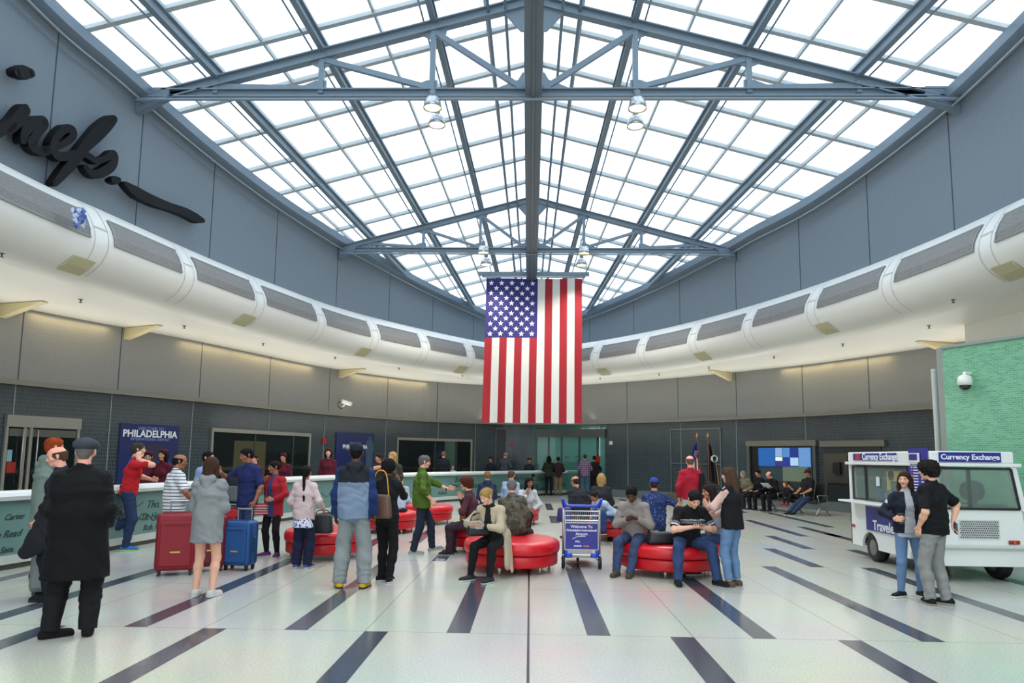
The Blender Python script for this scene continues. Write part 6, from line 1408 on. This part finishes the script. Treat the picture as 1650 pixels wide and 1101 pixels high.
# green sweater
x, y, H = fit(677, 893, 735)
gm = person(x, y, -78, H, 'person in green sweater and glasses walking right past the red sofas', 'light', top=((80, 112, 30),), sleeve=.80, bottom=((34, 42, 62), 'trousers'), shoes=((150, 150, 148), (210, 208, 202)), hair=('short', (112, 108, 104)), glasses=True, fat=.03, ease=1.7, hem=.12, collar=(92, 122, 44), feet={1: (.09, -.13, .07, 0), -1: (-.09, .22, .10, 0, 14)}, R_=((.22, .16, .98), (.9, -.8, 0), (0, .5, -.9)), L_=((-.16, .50, 1.14), (-.6, -.6, -.6), (.1, 1, .1)), head=(6, 6))
w = MB(); wv = gm['wr'][-1]-gm['hd'][-1]*.02; w.tube([wv-gm['hd'][-1]*.014, wv+gm['hd'][-1]*.014], .034, 14); w.build('wristwatch', M_black, gm['e'])
# black jacket at the barrier and child
x, y, H = fit(713, 806, 728)
person(x, y, 4, H, 'person in black jacket and jeans facing the barrier, left of the flag', 'light', top=((26, 28, 34),), bottom=((34, 46, 70), 'trousers'), shoes=((60, 62, 60), (200, 200, 196)), hair=('buzz', (140, 110, 84)), ease=1.8, fat=.03, hem=.1)
yy = y+.3
person(P_at(729, yy), yy, -150, 1.35, 'person, a child in pale blue, beside the black jacket at the barrier', 'light', top=((160, 186, 214),), sleeve=.5, bottom=((190, 170, 180), 'trousers'), hair=('short', (110, 80, 60)), hem=.1)
# seated people on the middle sofas
def seat(px, yh, ptop, face, lab, footz=.07, zs=.0, **k):  # hips on a sofa at depth yh
    xh = P_at(px, yh); H = k.pop('H', 1.74); fr = Vector((-math.sin(R(face)), math.cos(R(face)))); s = H/1.75
    off = k.pop('off', 0.0)
    return person(xh, yh, face, H, lab, pose='sit', pel=k.pop('pel', (0, 0, (.47+.085)/s)), **k)
sf = {-1: (-.13, .42, .07, -6), 1: (.13, .42, .07, 6)}
seat(645, 15.9, 775, 10, 'person in pale shirt sitting beyond the brown bag woman', top=((170, 180, 196),), bottom=((50, 54, 70), 'trousers'), hair=('short', (60, 50, 44)), skin='light', H=1.6, feet=sf, lean=20, head=(0, 25))
mw = seat(766, 12.55, 780, 84, 'person with curly auburn hair in maroon sweater, hand to the mouth', skin='light', top=((86, 42, 54),), bottom=((60, 40, 50), 'trousers'), hair=('curly', (92, 44, 30)), glasses=True, sex='f', H=1.68, feet=sf, lean=12, R_=((.10, .27, 1.00), (.6, .4, -.9), (-.2, .3, .8)), L_=((-.04, .24, .80), (-.8, 0, -.6), (.6, .7, .1)), head=(8, 4))
seat(786, 17.6, 768, 8, 'person with fair hair in navy hoodie sitting with back turned', skin='light', top=((40, 52, 82),), bottom=(DJ, 'trousers'), hair=('short', (150, 112, 70)), hood=(40, 52, 82), feet=sf, H=1.68, lean=6, ease=1.6)
seat(822, 17.9, 766, -20, 'person in pale blue shirt sitting with back turned behind the grey-haired man', skin='pink', top=((152, 180, 216),), bottom=(DJ, 'trousers'), hair=('short', (96, 72, 56)), feet=sf, H=1.72, lean=8, ease=1.6)
CAM = pattern('camo_jacket', (62, 60, 50), (88, 84, 70), 'camo')
seat(829, 11.45, 789, -14, 'person with grey hair in camouflage jacket sitting with back turned', skin='pink', top=(CAM,), bottom=((46, 44, 40), 'trousers'), hair=('short', (118, 116, 114)), feet=sf, H=1.7, lean=14, side=-8, ease=2.0, fat=.02, collar=(80, 74, 62), head=(10, 12))
ww = seat(847, 14.9, 780, -155, 'person in white sweater resting face on hand, legs crossed', skin='brown', top=((196, 198, 200),), bottom=((24, 24, 28), 'leggings'), hair=('long', (24, 20, 20), .26), sex='f', H=1.62, lean=16, shoes=((30, 28, 28), (40, 36, 34)), feet={1: (.1, .40, .07, 0), -1: (.24, .52, .20, 30)}, knees={1: (.1, 1, .3), -1: (.1, 1, .6)}, R_=((.08, .26, 1.0), (.5, .6, -.9), (-.1, -.1, 1)), L_=((-.05, .32, .70), (-.8, 0, -.5), (.7, .6, 0)), head=(0, 10))
# beige cardigan reader
f = gr(772, 940); yh = f.y+.50
bg_ = person(P_at(800, yh), yh, 160, 1.66, 'person in long beige cardigan and black leggings reading on a red sofa', 'light', pose='sit', pel=(0, 0, .575), top=((30, 30, 32),), sleeve=.3, bottom=((20, 20, 23), 'leggings'), shoes=((44, 46, 46), (216, 216, 212)), hair=('bun', (176, 142, 84)), sex='f', lean=22, bend=6, head=(-18, 24), feet={1: (.20, .44, .07, 30), -1: (-.13, .50, .07, 10)}, knees={1: (.1, 1, .3), -1: (-.1, 1, .3)}, R_=((.18, .42, .78), (.8, -.1, -.6), (-.3, .8, .1), (0, 0, 1)), L_=((.02, .42, .78), (-.9, -.1, -.5), (.4, .8, .1), (0, 0, 1)))
open_layer(bg_, (190, 172, 142), .46, (28, 28, 30), h=.010, w0=.035, w1=.10)
g = [rc(bg_['pelv']+Vector((-.18, -.03, .02)), Vector((-.22, .05, .22)), .12, .10, (1, 0, 0), .35), rc(bg_['pelv']+Vector((-.14, -.16, .02)), Vector((-.26, -.04, .12)), .09, .05, (1, 0, 0), .4)]
mesh_from([surf(*field(g, .010, .04, disp=folds(.006, 8, .9)))], 'cardigan_skirt', [cloth((196, 178, 148))], bg_['e'])
c = bg_['W']((.14, .46, .80)); e = empty('leaflet', c, R(150), 'white folded leaflet read by the woman in beige cardigan', 'paper')
w = MB(); w.box((-.07, 0, 0), (.15, .005, .2), M=Matrix.Rotation(R(-55), 3, 'X') @ Matrix.Rotation(R(10), 3, 'Z')); w.box((.07, 0, 0), (.15, .005, .2), M=Matrix.Rotation(R(-55), 3, 'X') @ Matrix.Rotation(R(-10), 3, 'Z')); w.build('page', mat('paper', (206, 210, 208), .6, noise=.1, nscale=40), e)
c = bg_['W']((.16, .28, .62)); tote('handbag', c, R(20), (.34, .14, .20), (26, 26, 30), 'black handbag on the lap of the woman in beige cardigan', strap=.1)
c = mw['W']((.0, .20, .60)); tote('handbag', c, R(80), (.2, .12, .16), (150, 96, 44), 'tan handbag held by the curly-haired woman', strap=.06)
# grey shirt man at barrier, staff behind it
x, y, H = fit(812, 797, 728)
person(x, y-.6, -25, H-.02, 'person in grey shirt and khaki trousers leaning on the barrier left of the flag', 'pink', top=((84, 88, 98),), bottom=((176, 164, 140), 'trousers'), hair=('bald', (150, 140, 130)), hem=.06, head=(-10, 24), lean=6, R_=((.2, .3, 1.1), None, None), L_=((-.2, .3, 1.1), None, None))
for px, top, yy, fc, lab, hat, ccol in [(791, 735, 31.9, 170, 'person in dark uniform behind the barrier, left of the dark doorway', 'peaked', (34, 38, 48)), (853, 737, 32.2, 190, 'person in dark uniform behind the barrier, under the small red alarm', 'peaked', (34, 40, 58)),
                                         (914, 733, 35.6, 185, 'person in dark uniform with white collar inside the glass doors', 'peaked', (30, 34, 46)), (930, 733, 35.8, 170, 'person in dark uniform inside the glass doors beside the plaid shirt', 'peaked', (36, 36, 44))]:
    person(P_at(px, yy), yy, fc, HH(px, top, yy, 1.6, 1.85)/1.04, lab, 'tan', top=(ccol,), bottom=(ccol, 'trousers'), hair=('short', (30, 28, 28)), hat=(hat, (28, 30, 40)))
for px, fy_, top, fc, lab, k in [(884, 799, 735, -5, 'person with long dark hair in dark green top and black leggings at the barrier', dict(skin='brown', top=((44, 50, 40),), bottom=(BLK, 'leggings'), hair=('long', (28, 22, 22), .3), sex='f')),
                                  (899, 799, 737, 5, 'person in plum shirt and khaki trousers at the barrier', dict(skin='brown', top=((62, 34, 46),), bottom=((150, 122, 84), 'trousers'), hair=('short', (24, 20, 20)))),
                                  (942, 800, 732, 0, 'person in purple plaid shirt and jeans at the barrier right of the flag', dict(skin='tan', top=(pattern('plaid_shirt', (100, 72, 100), (150, 130, 160), 'plaid'),), bottom=((70, 100, 134), 'trousers'), hair=('short', (92, 46, 34)), fat=.02)),
                                  (957, 799, 735, -10, 'person in black with backpack right of the plaid shirt', dict(skin='tan', top=((30, 28, 32),), bottom=((40, 24, 28), 'trousers'), hair=('short', (26, 22, 22))))]:
    x, y, H = fit(px, fy_, top, hi=1.85); y -= .25; person(x, y, fc, H, lab, hem=.1, ease=1.4, R_=((.22, .3, 1.08), None, None), L_=((-.22, .3, 1.08), None, None), **k)
# right middle group, seated
bb = seat(938, 14.9, 783, 30, 'person with bald head in black sweater sitting behind the luggage trolley', skin='tan', top=((36, 40, 46),), bottom=((120, 96, 80), 'trousers'), hair=('bald', (60, 50, 46)), feet=sf, H=1.7, lean=20, head=(10, 14), ease=1.5, fat=.03)
seat(968, 15.6, 768, -15, 'person with blonde hair in black jacket sitting with back turned', skin='light', top=((44, 48, 54),), bottom=(DJ, 'trousers'), hair=('bob', (196, 158, 96)), feet=sf, H=1.72, lean=5, ease=2.0, sex='f')
ch = seat(984, 14.6, 795, 130, 'person with dark hair in pale blue shirt and jeans curled up on the sofa', skin='brown', top=((170, 190, 220),), bottom=((44, 72, 134), 'trousers'), hair=('short', (40, 30, 28)), H=1.5, lean=48, bend=10, head=(0, 20), feet={-1: (-.1, .34, .30, 0), 1: (.1, .34, .30, 0)}, R_=((.15, .4, .7), None, None), L_=((-.15, .4, .7), None, None))
# beige shirt man with phone
f = gr(995, 931); yh = f.y+.52
bs_ = person(P_at(1022, yh), yh, 166, 1.74, 'person in beige shirt and blue jeans looking down at a phone', 'dark', pose='sit', pel=(0, 0, .56), top=((152, 140, 132),), bottom=((56, 72, 108), 'trousers'), shoes=((78, 66, 46), (50, 44, 36)), hair=('short', (18, 17, 18)), lean=16, bend=14, head=(-6, 34), ease=1.15, fat=.02, feet={1: (.22, .47, .07, 14), -1: (.02, .50, .07, 4)}, knees={1: (.25, 1, .3), -1: (-.02, 1, .3)}, R_=((.08, .34, .80), (.7, -.5, -.6), (-.6, .7, .1), (-.3, 0, 1)), L_=((-.07, .34, .82), (-.7, -.5, -.6), (.6, .7, .1), (.3, 0, 1)), collar=(160, 148, 140))
phone(bs_, 1, 'dark phone in the hands of the person in beige shirt', (30, 30, 32), .09, .03)
# blue cap man
DOT = pattern('dotted_shirt', (34, 48, 92), (120, 134, 170), 'dots')
seat(1054, 13.0, 781, -8, 'person in blue cap and patterned navy shirt sitting with back turned', skin='tan', top=(DOT,), sleeve=.5, bottom=(DJ, 'trousers'), hair=('short', (60, 44, 34)), hat=('cap', (36, 70, 180)), feet=sf, H=1.72, lean=16, ease=1.7, fat=.02, R_=((.34, .16, .66), (1, -.4, .2), None), head=(0, 10))
# striped black tee
f = gr(1103, 944); yh = f.y+.55
def armt(c, J):
    out = np.full(len(c), -1.0)
    for k in (-1, 1):
        d = J['elb'][k]-J['sh'][k]; t = ((c-J['sh'][k]) @ d)/(d @ d); m = (np.sign(c[:, 0]) == k) & (np.abs(c[:, 0]) > .15) & (np.linalg.norm(c-J['sh'][k]-t[:, None]*d, axis=1) < .09); out = np.where(m, t, out)
    return out
t1 = lambda c, J: ((c[:, 2] > J['chest'][2]-.035) & (c[:, 2] < J['chest'][2]-.015) & (np.abs(c[:, 0]) < .17)) | (np.abs(armt(c, J)-.74) < .035)
t2 = lambda c, J: ((c[:, 2] > J['chest'][2]-.075) & (c[:, 2] < J['chest'][2]-.045) & (np.abs(c[:, 0]) < .17)) | (np.abs(armt(c, J)-.63) < .045)
sb = person(P_at(1104, yh), yh, 184, 1.76, 'person in black t-shirt with white stripes and jeans looking at a phone', 'light', pose='sit', pel=(0, 0, .56), top=((22, 23, 26), [t1, t2], [(214, 216, 218), (120, 124, 132)]), sleeve=.46, bottom=((44, 68, 112), 'trousers'), shoes=((22, 22, 24), (24, 24, 24)), hair=('short', (26, 22, 22)), lean=24, bend=14, head=(2, 36), ease=1.3, fat=.01, feet={1: (.27, .50, .07, 8), -1: (-.27, .50, .07, -30)}, knees={1: (.35, 1, .3), -1: (-.35, 1, .3)}, R_=((.06, .46, .76), (.9, -.3, -.5), (-.7, .6, .0), (-.3, 0, 1)), L_=((-.08, .46, .76), (-.9, -.3, -.5), (.7, .6, .0), (.3, 0, 1)))
phone(sb, 1, 'black phone in the hands of the striped t-shirt man', (16, 16, 18), .1, .03)
c = gr(1058, 893, .468); c.y = yh+.1; tote('bag', Vector((P_at(1062, yh+.15), yh+.15, .468)), R(10), (.42, .24, .17), (24, 26, 32), 'black soft bag on the sofa between the phone-reading men', strap=0)
# long haired woman seated
yh2 = yh+.55
lw = person(P_at(1150, yh2), yh2, 110, 1.66, 'person with long brown hair in grey top sitting in profile on the sofa', 'tan', pose='sit', pel=(0, 0, .57), top=((128, 126, 134),), bottom=((46, 66, 112), 'trousers'), hair=('long', (48, 32, 28), .38), sex='f', lean=6, head=(-10, 6), feet={-1: (-.1, .42, .07, 0), 1: (.1, .42, .07, 0)}, R_=((.1, .34, .72), None, None), L_=((-.1, .34, .72), None, None))
# black vest woman
x, y, H = fit(1182, 945, 754)
vw = person(x, y, 40, H, 'person in black padded vest, pink sleeves and light jeans, hand raised', 'light', top=((226, 182, 168),), bottom=((96, 134, 178), 'trousers'), shoes=((92, 76, 66), (150, 138, 124)), hair=('long', (84, 62, 46), .22), sex='f', coat=((22, 24, 26), .84, .0, False), leg_w=1.0, leg_len=.9, hem=.06, L_=((-.10, .34, 1.12), (-.9, -.3, -.6), (-.2, .5, .8), (1, 0, 0)), R_=((.06, .32, 1.02), (.8, -.4, -.5), (-.5, .7, 0)), head=(10, 8), curl=.15, sole=False, collar=(26, 28, 30))
# red shirt man far right
yy = 14.6
rs = person(P_at(1112, yy), yy, 4, HH(1110, 735, yy), 'person with bald head in red shirt and white trousers, black jacket over shoulder', 'pink', top=((186, 20, 44),), bottom=((190, 186, 172), 'trousers'), hair=('bald', (110, 98, 88)), ease=1.5, hem=.03, L_=((-.22, .08, .94), (-.6, -1, 0), (.1, .4, -1)), R_=((.14, .18, 1.08), (.5, -1, -.3), (.2, .9, 0)), leg_w=1.1)
belt(rs, (50, 32, 26), .118)
g = [rc((.20, -.08, 1.36), (.24, -.10, .82), .06, .11, (0, 1, 0), .5), rc((.24, -.1, .82), (.27, -.08, .62), .10, .05, (0, 1, 0), .5)]
jk = empty('jacket', rs['W']((0, -.02, 0)), R(4), 'black jacket hanging from the shoulder of the person in red shirt', 'jacket'); mesh_from([surf(*field(g, .015, .03, disp=folds(.006, 3)))], 'folded_cloth', [cloth((28, 28, 32))], jk)
# bench people
bdn = bd.normalized(); nrm = Vector((-bdn.y, bdn.x, 0)); fbase = math.degrees(math.atan2(-nrm.x, nrm.y))
def bench(k, lab, **kw):
    p = b0+bd*((k+.5)/ns); return person(p.x, p.y, fbase+kw.pop('df', 0), kw.pop('H', 1.74), lab, pose='sit', pel=(0, 0.02, .56), **kw)
bench(.55, 'person in black t-shirt, cap and jeans stretched out on the bench', skin='tan', top=((26, 26, 30),), sleeve=.45, bottom=((44, 62, 100), 'trousers'), shoes=((30, 30, 32), (220, 220, 220)), hair=('short', (70, 44, 34)), hat=('cap', (70, 40, 42)), H=1.8, lean=-8, feet={-1: (-.12, .74, .07, 0), 1: (.06, .74, .07, 0)}, fat=.02)
bench(1.6, 'person, a child leaning over with arm out on the bench', skin='light', top=((34, 30, 36),), sleeve=.5, bottom=((30, 30, 38), 'leggings'), hair=('long', (120, 84, 56), .2), sex='f', H=1.35, lean=20, side=20, shoes=((190, 30, 50), (210, 60, 80)), feet={-1: (-.1, .45, .4, 0), 1: (.1, .45, .4, 0)}, L_=((-.3, .5, 1.1), None, None))
b_p = bench(3.0, 'person with balding head in black suit reading a paper on the bench', skin='pink', top=((22, 22, 24),), bottom=((20, 20, 24), 'trousers'), hair=('bald', (120, 110, 104)), lean=18, head=(0, 30), feet=sf, R_=((.1, .34, .84), None, None), L_=((-.1, .34, .84), None, None))
c = b_p['W']((0, .40, .86)); e = empty('newspaper', c, R(fbase), 'white paper read by the balding person on the bench', 'paper'); w = MB(); w.box((0, 0, 0), (.36, .008, .26), M=Matrix.Rotation(R(-50), 3, 'X')); w.build('page', MATS['paper'], e)
bench(4.2, 'person in black jacket on the bench next to the beige coat', skin='tan', top=((20, 20, 24),), bottom=((18, 20, 26), 'trousers'), hair=('short', (24, 20, 18)), lean=8, head=(10, 10), feet=sf)
bench(5.2, 'person with grey hair in olive-beige coat at far end of the bench', skin='light', top=((124, 116, 88),), bottom=((40, 40, 40), 'trousers'), hair=('bob', (150, 144, 138)), lean=22, head=(0, 20), feet=sf, ease=2.0, sex='f')
# couple by the van
x, y, H = fit(1468, 962, 762)
cw = person(x, y, 168, H, 'person in ripped light jeans holding a coffee cup beside the van', 'light', top=((190, 192, 198),), sleeve=.3, bottom=((98, 132, 176), 'leggings'), shoes=((26, 28, 36), (216, 214, 210)), hair=('long', (66, 40, 28), .28), sex='f', hem=.10, head=(-30, 0), feet={1: (.14, .06, .07, 50), -1: (-.14, -.04, .07, -10)}, R_=((.22, .24, 1.10), (.9, -.5, -.4), (-.3, .9, .1), (-1, .1, 0)), L_=((-.24, .1, 1.0), None, None), leg_w=1.0)
open_layer(cw, (30, 34, 50), .90, (186, 188, 194), name='jacket', h=.010, w0=.04, w1=.075)
c = handpt(cw, 1, .075, .045); e = empty('coffee_cup', c-Vector((0, 0, .06)), 0, 'dark paper coffee cup held by the woman in ripped jeans', 'cup')
w = MB(); w.lathe([(.028, 0), (.038, .11)], n=18); w.build('cup_body', mat('cup_brown', (96, 72, 60), .6), e, smooth=True); w = MB(); w.lathe([(.041, .108), (.041, .122), (.034, .132)], n=18); w.build('lid', mat('lid_black', (22, 22, 24), .4), e)
x, y, H = fit(1512, 975, 745)
mn_ = person(x, y, 32, H, 'person with dark curly hair in black shirt and grey trousers, hand in pocket', 'light', top=((18, 19, 22),), sleeve=.5, bottom=((142, 142, 140), 'trousers'), shoes=((26, 26, 30), (170, 160, 146)), hair=('curly', (34, 28, 28)), ease=1.6, hem=.08, fat=.01, L_=((-.19, .08, .95), (-.9, -1, .1), (.2, .3, -1)), R_=((.25, -.10, 1.0), (1, -.3, 0), (-.4, -.2, -.9), (0, -1, 0)), head=(12, 4), feet={-1: (-.08, .05, .07, 35), 1: (.12, -.04, .07, -6)}, leg_w=1.05)
phone(mn_, 1, 'dark phone held behind the back by the man in black shirt', (24, 24, 26), .08, .03)
# loose bags
f = gr(522, 880); tote('bag', Vector((P_at(524, 11.3), 11.3, .468)), R(5), (.34, .2, .3), (24, 26, 30), 'black travel bag on the sofa right of the pink sweater', strap=.05)
tote('bag', Vector((P_at(910, 13.9), 13.9, .468)), R(-10), (.3, .2, .28), (44, 30, 100), 'purple bag lying on the sofa left of the luggage trolley', strap=0)
